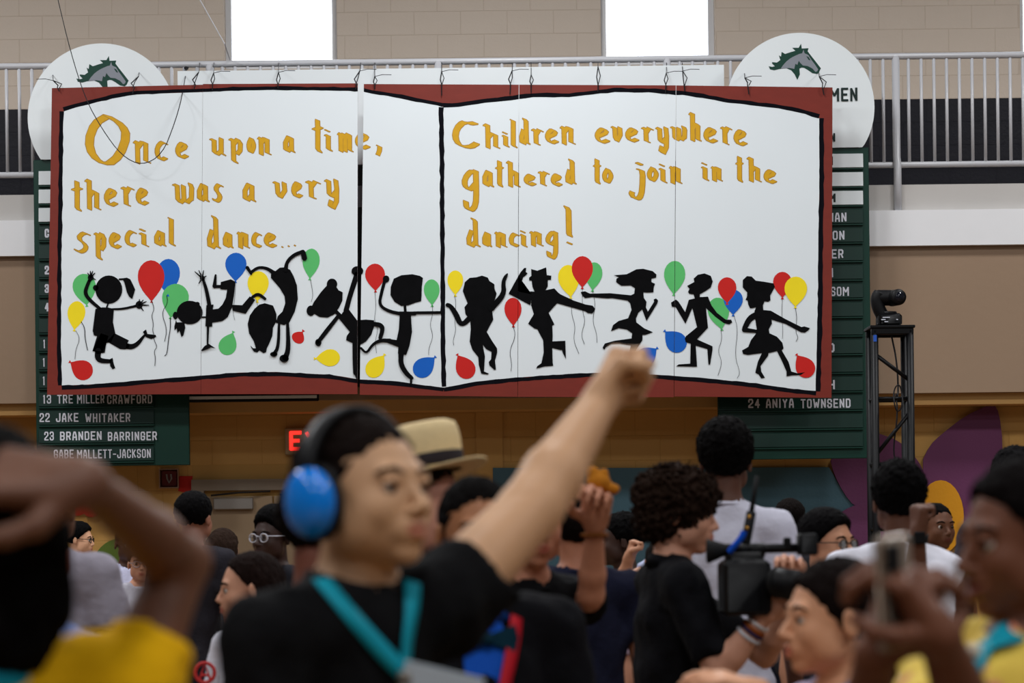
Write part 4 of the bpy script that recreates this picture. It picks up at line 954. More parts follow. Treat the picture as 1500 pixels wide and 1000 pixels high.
def add_glasses(par, hc, R, s_, color):
    m = cmat('glasses_frame', color, rough=.3, bump=0)
    g = MB()
    for sx in (-1, 1):
        c = Vector((sx*.033, .093, -.002))
        g.tube([hc + R @ ((c+Vector((math.cos(t)*.024, -.004*abs(math.cos(t)), math.sin(t)*.019)))*s_) for t in np.linspace(0, 2*math.pi, 19)], .0023*s_, 6)
        g.tube([hc + R @ (Vector(q)*s_) for q in ((sx*.056, .088, .006), (sx*.072, .07, .006), (sx*.078, .0, .006), (sx*.08, -.015, -.004))], .0022*s_, 6)
    g.tube([hc + R @ (Vector(q)*s_) for q in ((-.01, .094, .003), (0, .098, .006), (.01, .094, .003))], .0024*s_, 6)
    fo = g.build('glasses', m, par, True)
    for sx in (-1, 1):
        c = Vector((sx*.033, .0915, -.002))
        MB().add([hc + R @ ((c+Vector((math.cos(t)*.023, -.004*abs(math.cos(t)), math.sin(t)*.018)))*s_) for t in np.linspace(0, 2*math.pi, 18, endpoint=False)], [tuple(range(18))]).build('lens', M['glass'], fo)

def person(label, px, py, D, hs=1.0, a=0, pitch=0, roll=0, ba=None, skin=(150, 110, 84), hair=('short', (20, 16, 14)), shirt=(30, 30, 32), sleeve=.55, arms=(None, None), build=1.0,
           glasses=None, pants=(34, 38, 52), fw=1.0, group=None, collar=None, brow=True, smile=0, lean=(0, 0), long_sleeve=False, neck=1.0, hemless=False, shw=1.0, shirt_mat=None, stype='shirt', drop=0):
    ba = a if ba is None else ba
    hc = P(px, py, D); R = basis(a, pitch, roll); B = basis(ba); Bx, Bf = B.col[0].copy(), B.col[1].copy(); Z = Vector((0, 0, 1))
    crown = hc.z+.115*hs; H = crown
    root = empty('person', (hc.x-lean[0], D-lean[1], 0), label, 'person', group)
    w = build; bs = max(.6, min(1.08, H/1.72))           # body size
    ch = hc.z-.115*hs
    nb = Vector((hc.x, hc.y, ch-.045*hs)) - Bf*.028*hs - Vector((lean[0]*.15, lean[1]*.15, 0))       # base of neck
    shz = ch-.086*hs - drop
    hip_c = Vector((hc.x-lean[0], hc.y-lean[1], .52*H)) - Bf*.03
    chest = nb.lerp(hip_c, .34) + Bf*.005; waist = nb.lerp(hip_c, .68)
    sw = .165*w*bs*shw
    SH = [Vector((nb.x, nb.y, shz)) + Bx*sgn*sw - Bf*.005 for sgn in (1, -1)]     # right, left
    ua, fa = .285*bs, .25*bs
    A = []
    for i, sgn in enumerate((1, -1)):
        ar = arms[i]
        if ar is None:
            e = SH[i]+Bx*sgn*.05-Z*ua*.97+Bf*.0; wr = e+Bf*.09-Z*fa*.92+Bx*sgn*.005
            A.append(dict(e=e, w=wr, d=(wr-e), n=-Bx*sgn, pose='relaxed', r=1))
        else:
            q = dict(ar); q['e'] = P(*q['e']) if not isinstance(q['e'], Vector) else q['e']; q['w'] = P(*q['w']) if not isinstance(q['w'], Vector) else q['w']
            q.setdefault('d', q['w']-q['e']); q.setdefault('n', Bf); q.setdefault('pose', 'fist'); q.setdefault('r', 1)
            if 's' in q: SH[i] = P(*q['s'])
            A.append(q)
    hf = float(np.clip(D*.0010, .0034, .0095)); hb = max(.011, hf*1.9)
    legs = [(hip_c+Bx*sg*.085*bs*w-Z*.02, Vector((hip_c.x, hip_c.y, .285*H))+Bx*sg*.1*bs+Bf*.02, Vector((hip_c.x, hip_c.y, .075*bs))+Bx*sg*.11*bs) for sg in (1, -1)]
    pts = [hc, nb, hip_c]+SH+[q['e'] for q in A]+[q['w'] for q in A]+[q['w']+Vector(q['d']).normalized()*.16 for q in A]
    lo = [min(p[i] for p in pts)-.22 for i in range(3)]; hi = [max(p[i] for p in pts)+.22 for i in range(3)]; lo[2] = -.02
    sg_ = .125*hs
    regs = [(hc, (sg_, sg_, .135*hs), hf)]
    for q in A:
        if q.get('vis') or arms[0 if q is A[0] else 1] is not None:
            regs.append((q['w']+Vector(q['d']).normalized()*.08, (.07, .07, .08), max(.0042, hf)))
    F = Field(lo, hi, hb*1.9, regs)
    # torso, legs
    Bm = np.array(B)
    F.ell(chest, (.135*w*bs, .095*w*bs, .2*bs), Bm, .03); F.ell(waist, (.12*w*bs, .088*w*bs, .16*bs), Bm, .04); F.ell(hip_c, (.145*w*bs, .1*w*bs, .12*bs), Bm, .04)
    F.cone(SH[0], SH[1], .047*bs, .047*bs, .04)
    for sg in (1, -1): F.cone(nb+Z*.01, SH[0 if sg > 0 else 1].lerp(nb, .35), .048*neck, .045*bs, .03)
    for hp, kn, an in legs:
        F.cone(hp, kn, .078*w*bs, .052*bs, .03).cone(kn, an, .052*bs, .034*bs, .02).cone(an, an+Bf*.13*bs-Z*.04*bs, .034*bs, .024*bs, .02)
    for i, q in enumerate(A):
        r = q['r']; F.cone(SH[i], q['e'], .049*bs*r, .040*bs*r, .02)
        md = q['e'].lerp(q['w'], .3); F.cone(q['e'], md, .040*bs*r, .041*bs*r, .015).cone(md, q['w'], .041*bs*r, .0255*bs*min(r, 1.1), .012)
        F.cone(q['w'], q['w']+Vector(q['d']).normalized()*.02, .026*bs, .024*bs, .01)
        hand_prims(F, q['w'], q['d'], q['n'], q.get('hsz', .95*bs), q['pose'], q.get('side', 1 if i == 0 else -1))
    # neck and head (head prims in world coordinates through R)
    Rn = np.array(R)
    def W_(x, y, z): return hc + R @ (Vector((x*fw, y, z))*hs)
    def E(c, r, k=.012, op='u', Rr=None): F.ell(W_(*c), tuple(q*hs*(fw if i == 0 else 1) for i, q in enumerate(r)), Rn if Rr is None else np.array(R @ Rr), k*hs, op)
    def C_(p, q, r1, r2, k=.008, op='u'): F.cone(W_(*p), W_(*q), r1*hs, r2*hs, k*hs, op)
    F.cone(nb-Z*.02, W_(0, -.02, -.06), .054*hs*neck, .05*hs*neck, .02)
    E((0, -.015, .03), (.074, .094, .083)); E((0, .028, -.015), (.063, .06, .078), .02); E((0, .03, -.062), (.05, .05, .044), .02)
    E((0, .066, -.094), (.021, .018, .016), .018)
    for sx in (-1, 1):
        E((sx*.036, .054, -.03), (.024, .024, .024), .02)
        E((sx*.05, .02, -.055), (.018, .03, .03), .02)
    C_((-.036, .074, .021), (.036, .074, .021), .011, .011, .014)
    for sx in (-1, 1): E((sx*.0325, .095, .0), (.0155, .0145, .0085), .009, 's')
    C_((0, .08, .012), (0, .103, -.028), .0065, .0095, .008); E((0, .104, -.031), (.0105, .009, .0085), .006)
    for sx in (-1, 1): E((sx*.0115, .094, -.035), (.0075, .009, .007), .006)
    E((0, .074, -.06), (.03, .022, .022), .014)
    mw = .021+.006*smile; mz = -.0615
    C_((-mw, .082-.008*smile, mz+.004+.006*smile), (0, .0955, mz+.005), .0042, .0065, .004); C_((mw, .082-.008*smile, mz+.004+.006*smile), (0, .0955, mz+.005), .0042, .0065, .004)
    C_((-mw*.9, .081, mz-.006), (0, .093, mz-.0085-.004*smile), .0045, .0075, .005); C_((mw*.9, .081, mz-.006), (0, .093, mz-.0085-.004*smile), .0045, .0075, .005)
    C_((-mw, .09-.008*smile, mz+.003*smile), (0, .1015, mz-.001), .0016, .0018+.0035*smile, .003, 's'); C_((mw, .09-.008*smile, mz+.003*smile), (0, .1015, mz-.001), .0016, .0018+.0035*smile, .003, 's')
    for sx in (-1, 1):
        tilt = Matrix.Rotation(math.radians(sx*-14), 3, 'Z') @ Matrix.Rotation(math.radians(-10), 3, 'X')
        E((sx*.08, -.012, -.008), (.0085, .019, .031), .006, 'u', tilt); E((sx*.0885, -.008, -.004), (.005, .010, .017), .004, 's', tilt)
        # upper lid ridge
        C_((sx*.018, .083, .0065), (sx*.033, .0868, .0098), .0034, .0036, .003); C_((sx*.033, .0868, .0098), (sx*.047, .078, .0055), .0036, .003, .003)
    body, V = field_obj('body', F, skin_mat(skin), root)
    Lc = (V-np.array(hc)) @ Rn/hs
    v = np.maximum(0, 1-((Lc[:, 0]/(mw*1.15*fw))**2+((Lc[:, 1]-.095)/.022)**2+((Lc[:, 2]+.063)/.0135)**2))
    lip = np.clip(v*2.2, 0, 1).astype(np.float32)
    at = body.data.attributes.new('lip', 'FLOAT', 'POINT')
    if len(at.data) == len(lip): at.data.foreach_set('value', lip)
    # eyes and brows
    if abs(((a+180) % 360)-180) < 125:
        for sx in (-1, 1):
            c = W_(sx*.0325, .0735, .0); mb = MB(); vs = []; nu, nv = 16, 12
            mb.ell((0, 0, 0), (.0122*hs,)*3, None, nu, nv)
            fwd = R @ Vector((0, 1, -.03)); zq = Vector((0, 0, 1)).rotation_difference(fwd).to_matrix()
            mb.v = [tuple(c + zq @ Vector(q)) for q in mb.v]
            mb.m = [2 if j < 1 else (1 if j < 3 else 0) for j in range(nv) for i in range(nu)]
            mb.build('eye', [M['sclera'], M['iris'], M['pupil']], root, True)
            if brow:
                g = MB().tube([W_(sx*.014, .0862, .0205), W_(sx*.03, .0868, .0265), W_(sx*.045, .0785, .0245), W_(sx*.053, .07, .0185)], [.0028*hs, .0036*hs, .003*hs, .0012*hs], 8)
                g.build('eyebrow', hair_mat((28, 20, 16) if sum(hair[1]) < 200 else hair[1]), root, True)
    if glasses: add_glasses(root, hc, R, hs, glasses)
    # hair in head space
    st, hcol = hair[0], hair[1]; hk = hair[2] if len(hair) > 2 else 1.0; hfwd = hair[3] if len(hair) > 3 else 0
    hfh = hf*.95/hs
    if st != 'none':
        ext = .2 if st in ('afro', 'curly', 'mop') else .15
        zlo = {'long': -.33, 'bob': -.2, 'mop': -.13, 'ponytail': -.16}.get(st, -.12)
        HF = Field((-ext, -ext-.03, zlo), (ext, ext, ext+.02), max(hfh, .004 if st in ('curly', 'afro', 'mop') else .0045))
        if st == 'short': HF.ell((0, -.018, .034), (.0805, .1, .0885), k=0)
        elif st == 'fade': HF.ell((0, -.018, .034), (.0775, .0965, .087), k=0)
        elif st == 'thick': HF.ell((0, -.014, .044), (.087, .108, .092), k=0)
        elif st == 'afro': HF.ell((0, -.02, .044*hk), (.088*hk, .108*hk, .096*hk), k=0)
        elif st == 'top': HF.ell((0, -.01, .055), (.082, .098, .098), k=0)
        elif st in ('curly', 'mop'): HF.ell((0, -.018, .04), (.104*hk, .122*hk, .1*hk), k=0).ell((0, -.05, -.03), (.088*hk, .075*hk, .06), k=.03)
        elif st in ('bob', 'long'): HF.ell((0, -.018, .036), (.084*hk, .103*hk, .09*hk), k=0)
        else: HF.ell((0, -.018, .036), (.084, .103, .09), k=0)
        # open the face: cut by a slanted plane
        if st in ('long', 'bob'):
            HF.cut((0, hfwd, .0), (0, .80, -.60), .008)
            for sx in (-1, 1):
                HF.cone((sx*.064*hk, -.04+hfwd, .03), (sx*.074*hk, -.04+hfwd, zlo+.12), .026, .03, .02)
            HF.cone((0, -.06, .02), (0, -.075, zlo+.1), .062, .055, .03).cone((-.04, -.06, .0), (-.05, -.06, zlo+.08), .045, .04, .03).cone((.04, -.06, .0), (.05, -.06, zlo+.08), .045, .04, .03)
        elif st in ('bun', 'ponytail'):
            HF.cut((0, .004+hfwd, .0), (0, .78, -.62), .008)
            if st == 'bun': HF.ell((0, -.125, .03), (.036, .032, .036), k=.01)
            else: HF.cone((0, -.1, .03), (0, -.14, -.03), .022, .03, .02).cone((0, -.14, -.03), (0, -.12, zlo+.03), .03, .012, .02)
        elif st in ('curly', 'mop'):
            HF.ell((0, .125, -.075), (.085, .085, .105), k=.02, op='s')
            HF.cut((0, .0, -.085), (0, .25, -.97), .01)
        else:
            HF.cut((0, .004, .0), (0, .74, -.67), .006); HF.cut((0, 0, -.062), (0, 0, -1), .01)
        if st in ('curly', 'mop'): HF.noise(.011, .036, 3, True).noise(.004, .014, 4)
        elif st == 'afro': HF.noise(.005, .02, 5, True)
        elif st in ('short', 'fade', 'thick', 'top'): HF.noise(.003, .022, 6)
        else: HF.noise(.0028, .02, 8, sc=(1, 1, .25))
        field_obj('hair', HF, hair_mat(hcol), root, (Rn @ np.diag([hs*fw, hs, hs]), np.array(hc)))
    # shirt
    o = .011; tsh = max(hb, .012)
    lo2 = [min(p[i] for p in [nb, hip_c]+SH+[SH[j].lerp(A[j]['e'], 1.1) for j in (0, 1)]+([q['w'] for q in A] if long_sleeve else []))-.2 for i in range(3)]
    hi2 = [max(p[i] for p in [nb, hip_c]+SH+[SH[j].lerp(A[j]['e'], 1.1) for j in (0, 1)]+([q['w'] for q in A] if long_sleeve else []))+.2 for i in range(3)]
    lo2[2] = max(0, hip_c.z-.16 if not long_sleeve else min(lo2[2]+.05, hip_c.z-.16))
    S_ = Field(lo2, hi2, tsh)
    S_.ell(chest, (.147*w*bs+.004, .108*w*bs, .215*bs), Bm, .03).ell(waist, (.138*w*bs, .105*w*bs, .17*bs), Bm, .05).ell(hip_c+Z*.01, (.16*w*bs, .116*w*bs, .14*bs), Bm, .05)
    S_.cone(SH[0], SH[1], .058*bs, .058*bs, .04)
    for i in (0, 1): S_.cone(nb-Z*.008, SH[i].lerp(nb, .3), .058*neck, .056*bs, .03)
    S_.cut(hip_c-Z*.10*bs, (0, 0, -1))
    for i, q in enumerate(A):
        ax_ = (q['e']-SH[i]); cpt = SH[i]+ax_*(sleeve+.0); nrm = ax_.normalized()
        if long_sleeve:
            S_.cone(SH[i], q['e'], .062*bs*q['r'], .052*bs*q['r'], .02)
            a2 = q['w']-q['e']; S_.cone(q['e'], q['e']+a2*.95, .052*bs, .036*bs, .015, cuts=[(q['e']+a2*.93, a2.normalized())])
        else: S_.cone(SH[i], q['e'], .062*bs*q['r'], .064*bs*q['r'], .022, cuts=[(cpt, nrm)])
    S_.noise(.0045, .11, int(px) % 97, sc=(1, 1, .6)).noise(.002, .04, int(py) % 97)
    # neck hole
    S_.cone(nb+Z*.035+Bf*.012, nb+Z*.14-Bf*.01, .052*hs*neck, .066*hs*neck, .004, 's')
    sh, _ = field_obj(stype, S_, shirt_mat or cmat('cloth', shirt), root)
    # collar
    cc = nb+Z*.006; ring = []
    crad = .062*hs*neck
    if collar:
        mb = MB(); n = 28
        for k in range(n+1):
            t = math.radians(20)+2*math.pi*(1-40/360)*k/n; dd = Bx*math.sin(t)*crad+Bf*(math.cos(t)*crad+.004)
            ring.append(cc+dd*1.02+Z*(.012-.018*math.cos(t)))
        vs = []
        for p in ring:
            out_ = (p-cc); out_.z = 0; out_.normalize(); vs += [p+Z*.012, p+Z*.014+out_*.004, p-Z*.02+out_*.022, p-Z*.018+out_*.018]
        fs = []
        for k in range(n):
            for j in range(4): fs.append((k*4+j, k*4+(j+1) % 4, k*4+4+(j+1) % 4, k*4+4+j))
        mb.add(vs, fs).build('collar', cmat('cloth', collar), root, True)
    else:
        MB().tube([cc+Bx*math.sin(t)*crad*1.04+Bf*(math.cos(t)*crad*1.04+.006)+Z*(.002-.014*math.cos(t)) for t in np.linspace(0, 2*math.pi, 29)], .0075*hs, 8, cap=False).build('collar', shirt_mat or cmat('cloth', shirt), root, True)
    # trousers and shoes
    lo3 = [hip_c[i]-.33*w for i in range(3)]; hi3 = [hip_c[i]+.33*w for i in range(3)]; lo3[2] = 0; hi3[2] = hip_c.z+.12
    T_ = Field(lo3, hi3, .021)
    T_.ell(hip_c, (.153*w*bs, .108*w*bs, .125*bs), Bm, .04)
    for hp, kn, an in legs: T_.cone(hp, kn, .088*w*bs, .066*bs, .03).cone(kn, an, .066*bs, .052*bs, .02)
    T_.cut(hip_c+Z*.05, (0, 0, 1)); T_.cut((0, 0, .075*bs), (0, 0, -1)).noise(.004, .12, 11)
    field_obj('trousers', T_, cmat('cloth', pants), root)
    for hp, kn, an in legs:
        s2 = MB(); f0 = Vector((an.x, an.y, 0))
        Rz = np.array(B)
        SF = Field([f0[i]-.2 for i in range(3)][:2]+[-.005], [f0[i]+.2 for i in range(3)][:2]+[.14], .014)
        SF.ell(f0+Bf*.05*bs+Z*.035, (.046*bs, .135*bs, .045), Rz, .01).cone(f0+Z*.05, f0+Z*.09, .043*bs, .041*bs, .02); SF.cut((0, 0, .002), (0, 0, -1))
        field_obj('shoe', SF, cmat('shoe_leather', (30, 30, 32)), root)
    return dict(root=root, hc=hc, R=R, hs=hs, B=B, Bx=Bx, Bf=Bf, nb=nb, SH=SH, A=A, W=W_, shirt=sh, chest=chest, body=body, fw=fw, bs=bs)

from mathutils.bvhtree import BVHTree
def drape(pr, pixpts, D0, width, m, name, off=.006, two=True):
    """ribbon lying on the shirt: points found by casting from in front onto the cloth"""
    me = pr['shirt'].data; n = len(me.vertices); co = np.empty(n*3, np.float32); me.vertices.foreach_get('co', co); co = co.reshape(-1, 3)
    bv = BVHTree.FromPolygons([Vector(c) for c in co], [tuple(p.vertices) for p in me.polygons])
    camp = Vector((0, 0, CZ)); pts = []
    pp = smooth2(pixpts, 2)
    for x, y in pp:
        t = P(x, y, D0); d = (t-camp).normalized(); h = bv.ray_cast(camp, d)
        if h[0] is None or (h[0]-t).length > .5:
            h = bv.find_nearest(t)
        nrm = h[1]
        if nrm.y > .2: nrm = -nrm
        pts.append((h[0]+nrm*off, nrm))
    for _ in range(3):
        q = [pts[0]]+[((pts[i-1][0]+pts[i][0]*2+pts[i+1][0])/4, (pts[i-1][1]+pts[i][1]*2+pts[i+1][1]).normalized()) for i in range(1, len(pts)-1)]+[pts[-1]]
        pts = q
    mb = MB(); vs = []; fs = []
    for i, (p, nr) in enumerate(pts):
        dd = (pts[min(i+1, len(pts)-1)][0]-pts[max(0, i-1)][0]).normalized(); s_ = dd.cross(nr).normalized()*width/2
        vs += [p-s_, p+s_, p+s_-nr*.003, p-s_-nr*.003]
    for i in range(len(pts)-1):
        for j in range(4): fs.append((i*4+j, i*4+(j+1) % 4, i*4+4+(j+1) % 4, i*4+4+j))
    return mb.add(vs, fs).build(name, m, None, True), pts
# ------------------------------------------------ the crowd
BLK = (14, 22, 24); WHT = (206, 204, 216)
TEAL = cmat('teal_ribbon', (22, 150, 172), rough=.5, bump=0); 
hero = person('person in a black polo with blue ear defenders, fist raised high', 535, 724, 3.3, .95, 54, 6, ba=56, skin=(206, 160, 122), hair=('fade', (40, 28, 24)), shirt=(12, 12, 14), sleeve=.34, fw=1.15, build=1.02, collar=(12, 12, 14), drop=.004, neck=1.05,
    arms=(None, dict(s=(640, 893, 3.38), e=(778, 745, 3.55), w=(877, 592, 3.72), n=Vector((1, -.25, 0)), pose='fist', r=1.16, hsz=1.05)))
# ear defenders
W_, hs = hero['W'], hero['hs']
ed = empty('ear_defenders', hero['W'](0, 0, .12), 'blue ear defenders with a black headband on the person in front', 'ear defenders')
Mblue = cmat('blue_plastic', (14, 132, 238), rough=.15, bump=0, noise=.02, spec=.5)
for sx in (1, -1):
    c = W_(sx*.102, -.006, -.012); Rr = hero['R']
    MB().ell((0, 0, 0), (.026, .04, .048), None, 28, 18).build('ear_cup', Mblue, ed, True)
    o = ed.children[-1]; o.data.transform(Matrix.Translation(c) @ Rr.to_4x4()); 
    mb = MB(); mb.ell((0, 0, 0), (.018, .041, .053), None, 24, 12); mb.v = [tuple(W_(sx*.084, -.006, -.012) + Rr @ Vector(q)) for q in mb.v]; mb.build('ear_cushion', M['black_rubber'], ed, True)
    MB().tube([W_(sx*.105, -.006, .03), W_(sx*.1, -.006, .065)], .006, 8).build('slider', M['black'], ed, True)
band = [W_(.098*math.cos(t)*(1-.15*math.sin(t)), -.006, .045+.077*math.sin(t)) for t in np.linspace(-.1, math.pi+.1, 33)]
mb = MB(); vs = []; fs = []
for i, p in enumerate(band):
    ou = (p-W_(0, -.006, .04)).normalized(); sd = hero['R'] @ Vector((0, 1, 0))*.015
    vs += [p-sd, p+sd, p+sd*.8+ou*.009, p-sd*.8+ou*.009]
for i in range(len(band)-1):
    for j in range(4): fs.append((i*4+j, i*4+(j+1) % 4, i*4+4+(j+1) % 4, i*4+4+j))
mb.add(vs, fs).build('headband', M['black'], ed, True)
l1, e1 = drape(hero, [(470, 852), (490, 876), (530, 925), (590, 988)], 3.2, .026, TEAL, 'tmp')
l2, e2 = drape(hero, [(602, 855), (601, 890), (592, 940), (590, 985)], 3.2, .024, TEAL, 'tmp')
ly = empty('lanyard', e1[-1][0], 'teal lanyard with a clear badge around the neck of the person in front', 'lanyard')
for o in (l1, l2): o.name = 'strap'; o.parent = ly; o.matrix_parent_inverse = parent_inv(ly)
e_ = e1[-1][0]; Mbadge = mat('clear_badge', rgb(176, 186, 196), .15)
MB().tube([e_+Vector((0, -.006, .004)), e_+Vector((0, -.008, -.012))], .012, 10).build('clip', M['closer'], ly, True)
MB().box(e_+Vector((.045, -.014, -.03)), (.11, .003, .075), rot=Matrix.Rotation(.25, 3, 'Y'), bev=.001).build('badge', Mbadge, ly)

# left foreground figure seen from behind
Myel = mat('yellow_cloth', rgb(226, 172, 12), .85, noise=.35, nscale=9, bump=.3, bscale=40, spec=.1, stretch=(.5, .5, 3))
pa = person('person in a yellow shirt seen from behind, hand on head, left foreground', -22, 790, 2.5, .9, 178, 0, ba=175, skin=(112, 74, 56), hair=('bob', (14, 11, 11), 1.12), shirt=(222, 168, 10), shirt_mat=Myel, sleeve=.42, build=1.05,
    arms=(dict(s=(190, 1015, 2.55), e=(265, 822, 2.62), w=(125, 706, 2.4), n=Vector((0, .6, -.8)), d=Vector((-1, -.1, .05)), pose='relaxed', r=.8, hsz=1.0), None))
MB().tube([pa['nb']+pa['Bx']*math.sin(t)*.062+pa['Bf']*(math.cos(t)*.062)+Vector((0, 0, .0)) for t in np.linspace(0, 2*math.pi, 25)], .012, 8, cap=False).build('teal_neckband', TEAL, pa['root'], True)
person('person in a pale blue shirt directly behind the yellow shirt at far left', 40, 815, 4.3, .9, 200, skin=(120, 60, 44), hair=('short', (20, 15, 14)), shirt=(120, 136, 184), build=.85, drop=.03)
person('person in a grey t-shirt with back turned, behind the bent arm at left', 72, 748, 7.2, .98, 170, skin=(100, 66, 48), hair=('fade', (16, 13, 12)), shirt=(150, 144, 156), build=.98)
person('person with glasses in profile beside the green wall leaf', 117, 790, 16, .92, 84, -4, skin=(214, 162, 128), hair=('thick', (14, 13, 14)), shirt=(190, 190, 198), glasses=(20, 20, 22))
person('person with glasses in a lavender t-shirt at the far wall, left side', 188, 797, 15, 1.0, 25, -6, skin=(72, 44, 32), hair=('fade', (14, 12, 12)), shirt=(196, 196, 222), glasses=(40, 30, 24))
person('short person with clear glasses facing us under the bent arm', 206, 826, 13.4, .86, 12, skin=(206, 150, 122), hair=('short', (66, 44, 34)), shirt=(180, 178, 190), glasses=(150, 150, 160))
person('person in dark clothes turned away in front of the door', 285, 760, 12.2, 1.08, 160, skin=(150, 100, 80), hair=('thick', (14, 12, 14)), shirt=(40, 38, 44))
person('person seen from behind below the door closer', 328, 806, 13.2, 1.0, 165, skin=(180, 130, 104), hair=('long', (70, 50, 40)), shirt=(60, 56, 60))
gl = person('person in profile wearing a white t-shirt with a round red print', 364, 862, 8, 1.0, -80, -4, ba=-40, skin=(204, 150, 122), hair=('long', (44, 28, 24)), shirt=(222, 222, 234))
mb = MB(); rc = P(300, 985, 7.84)
Mred = mat('red_print', rgb(200, 50, 50), .7)
mb.tube([rc+Vector((math.cos(t)*.032, 0, math.sin(t)*.032)) for t in np.linspace(0, 2*math.pi, 25)], .006, 6, cap=False).tube([rc+Vector((-.02, 0, -.03)), rc+Vector((0, 0, .03)), rc+Vector((.02, 0, -.03))], .005, 6).tube([rc+Vector((-.012, 0, -.008)), rc+Vector((.012, 0, -.008))], .005, 6)
mb.build('shirt_print', Mred, gl['root'])
person('person with round clear glasses standing left of the blue ear cup', 399, 787, 11, 1.03, -38, 0, skin=(58, 38, 32), hair=('top', (12, 10, 11)), shirt=(34, 34, 40), glasses=(200, 200, 212))
person('person in a black t-shirt directly behind the ear defenders', 478, 776, 4.9, .94, 118, -4, ba=150, skin=(120, 70, 54), hair=('short', (26, 18, 16)), shirt=(14, 13, 15), build=.95, sleeve=.6, drop=.05)
hm = person('person in a straw hat and black shirt behind the blue ear defenders wearer', 620, 748, 5.5, 1.08, 66, 2, skin=(200, 140, 118), hair=('fade', (60, 46, 38)), shirt=(13, 13, 15), collar=(22, 22, 24), build=1.1)
# straw hat
W_ = hm['W']; hat = empty('straw_hat', W_(0, -.01, .06), 'pale straw fedora hat with a dark band', 'hat')
straw = mat('straw_weave', rgb(232, 206, 156), .75, noise=.1, nscale=60, bump=.5, bscale=250)
def hatring(z, rx, ry, dz=0, pinch=0):
    o = []
    for k in range(40):
        t = 2*math.pi*k/40; x, y = math.cos(t)*rx, math.sin(t)*ry
        o.append(W_(x, y-.012, z+.028+.16*y+dz*(1-(y/ry)**2)))
    return o
def lathe(rings, name, m, par):
    mb = MB(); vs = [p for r in rings for p in r]; n = 40; fs = []
    for i in range(len(rings)-1):
        for k in range(n): fs.append((i*n+k, i*n+(k+1) % n, (i+1)*n+(k+1) % n, (i+1)*n+k))
    mb.add(vs, fs); return mb.build(name, m, par, True)
cr = [hatring(.050, .085, .104), hatring(.075, .084, .103), hatring(.11, .081, .1), hatring(.13, .077, .096), hatring(.146, .071, .089), hatring(.153, .058, .074), hatring(.148, .04, .055), hatring(.143, .02, .03), hatring(.141, .001, .001)]
lathe(cr, 'crown', straw, hat)
lathe([hatring(.05, .085, .104), hatring(.052, .105, .125, -.004), hatring(.056, .132, .155, -.014), hatring(.053, .133, .156, -.014), hatring(.048, .105, .125, -.004), hatring(.045, .084, .103)], 'brim', straw, hat)
lathe([hatring(.055, .0865, .1055), hatring(.082, .0855, .1045), hatring(.082, .083, .102)], 'hat_band', cmat('dark_ribbon', (40, 34, 36)), hat)

bt_ = person('person in a black jacket, blue shirt and bow tie, half hidden by the raised arm', 699, 782, 4.6, .93, 14, -2, skin=(168, 112, 76), hair=('fade', (18, 14, 13)), shirt=(14, 14, 18), long_sleeve=True, stype='jacket', collar=(30, 90, 190), build=1.0)
Mbs = cmat('blue_shirt_cloth', (26, 84, 188)); n_ = bt_['nb']; f_ = bt_['Bf']; x_ = bt_['Bx']
mb = MB(); vs = []
fro = []
def surf(pr, x, z, off=.004):
    me = pr['shirt'].data; c = pr.get('bv')
    if c is None:
        n = len(me.vertices); co = np.empty(n*3, np.float32); me.vertices.foreach_get('co', co); co = co.reshape(-1, 3)
        c = pr['bv'] = BVHTree.FromPolygons([Vector(q) for q in co], [tuple(p.vertices) for p in me.polygons])
    o = pr['nb']+pr['Bx']*x+Vector((0, 0, z))+pr['Bf']*.5; h = c.ray_cast(o, -pr['Bf'])
    return (h[0] if h[0] else o-pr['Bf']*.42)+pr['Bf']*off
rows = [(-.012, .03), (-.05, .042), (-.1, .045), (-.16, .04), (-.22, .032), (-.3, .018), (-.38, .004)]
vs = []; fs = []
for z, hw in rows: vs += [surf(bt_, u*hw, z) for u in (-1, -.5, 0, .5, 1)]
for i in range(len(rows)-1):
    for j in range(4): fs.append((i*5+j, i*5+j+1, i*5+6+j, i*5+5+j))
MB().add(vs, fs).build('shirt_front', Mbs, bt_['root'], True)
bw = empty('bow_tie', surf(bt_, 0, -.045, .01), 'dark teal bow tie on the person in the blue shirt', 'bow tie')
Mbow = cmat('bow_cloth', (16, 50, 66))
c = surf(bt_, 0, -.05, .014)
for sx in (-1, 1):
    MB().add([c+x_*sx*.004+Vector((0, 0, .008))+f_*.006, c+x_*sx*.055+Vector((0, 0, .026))+f_*.004, c+x_*sx*.06+f_*.012, c+x_*sx*.055+Vector((0, 0, -.026))+f_*.004, c+x_*sx*.004+Vector((0, 0, -.008))+f_*.006,
              c+x_*sx*.004-f_*.004, c+x_*sx*.055+Vector((0, 0, .024))-f_*.008, c+x_*sx*.055+Vector((0, 0, -.024))-f_*.008], [(0, 1, 2, 3, 4), (5, 7, 3, 2, 1, 6), (0, 5, 6, 1), (4, 3, 7, 5)]).build('wing', Mbow, bw)
MB().ell(c+f_*.006, (.011, .011, .013)).build('knot', Mbow, bw, True)
Mrl = cmat('red_ribbon', (186, 30, 44), rough=.5, bump=0)
r1, _e = drape(bt_, [(752, 905), (750, 940), (742, 975), (733, 1010)], 4.45, .026, Mrl, 'red_lanyard', .012); tag(r1, 'red lanyard hanging on the person with the bow tie', 'lanyard')

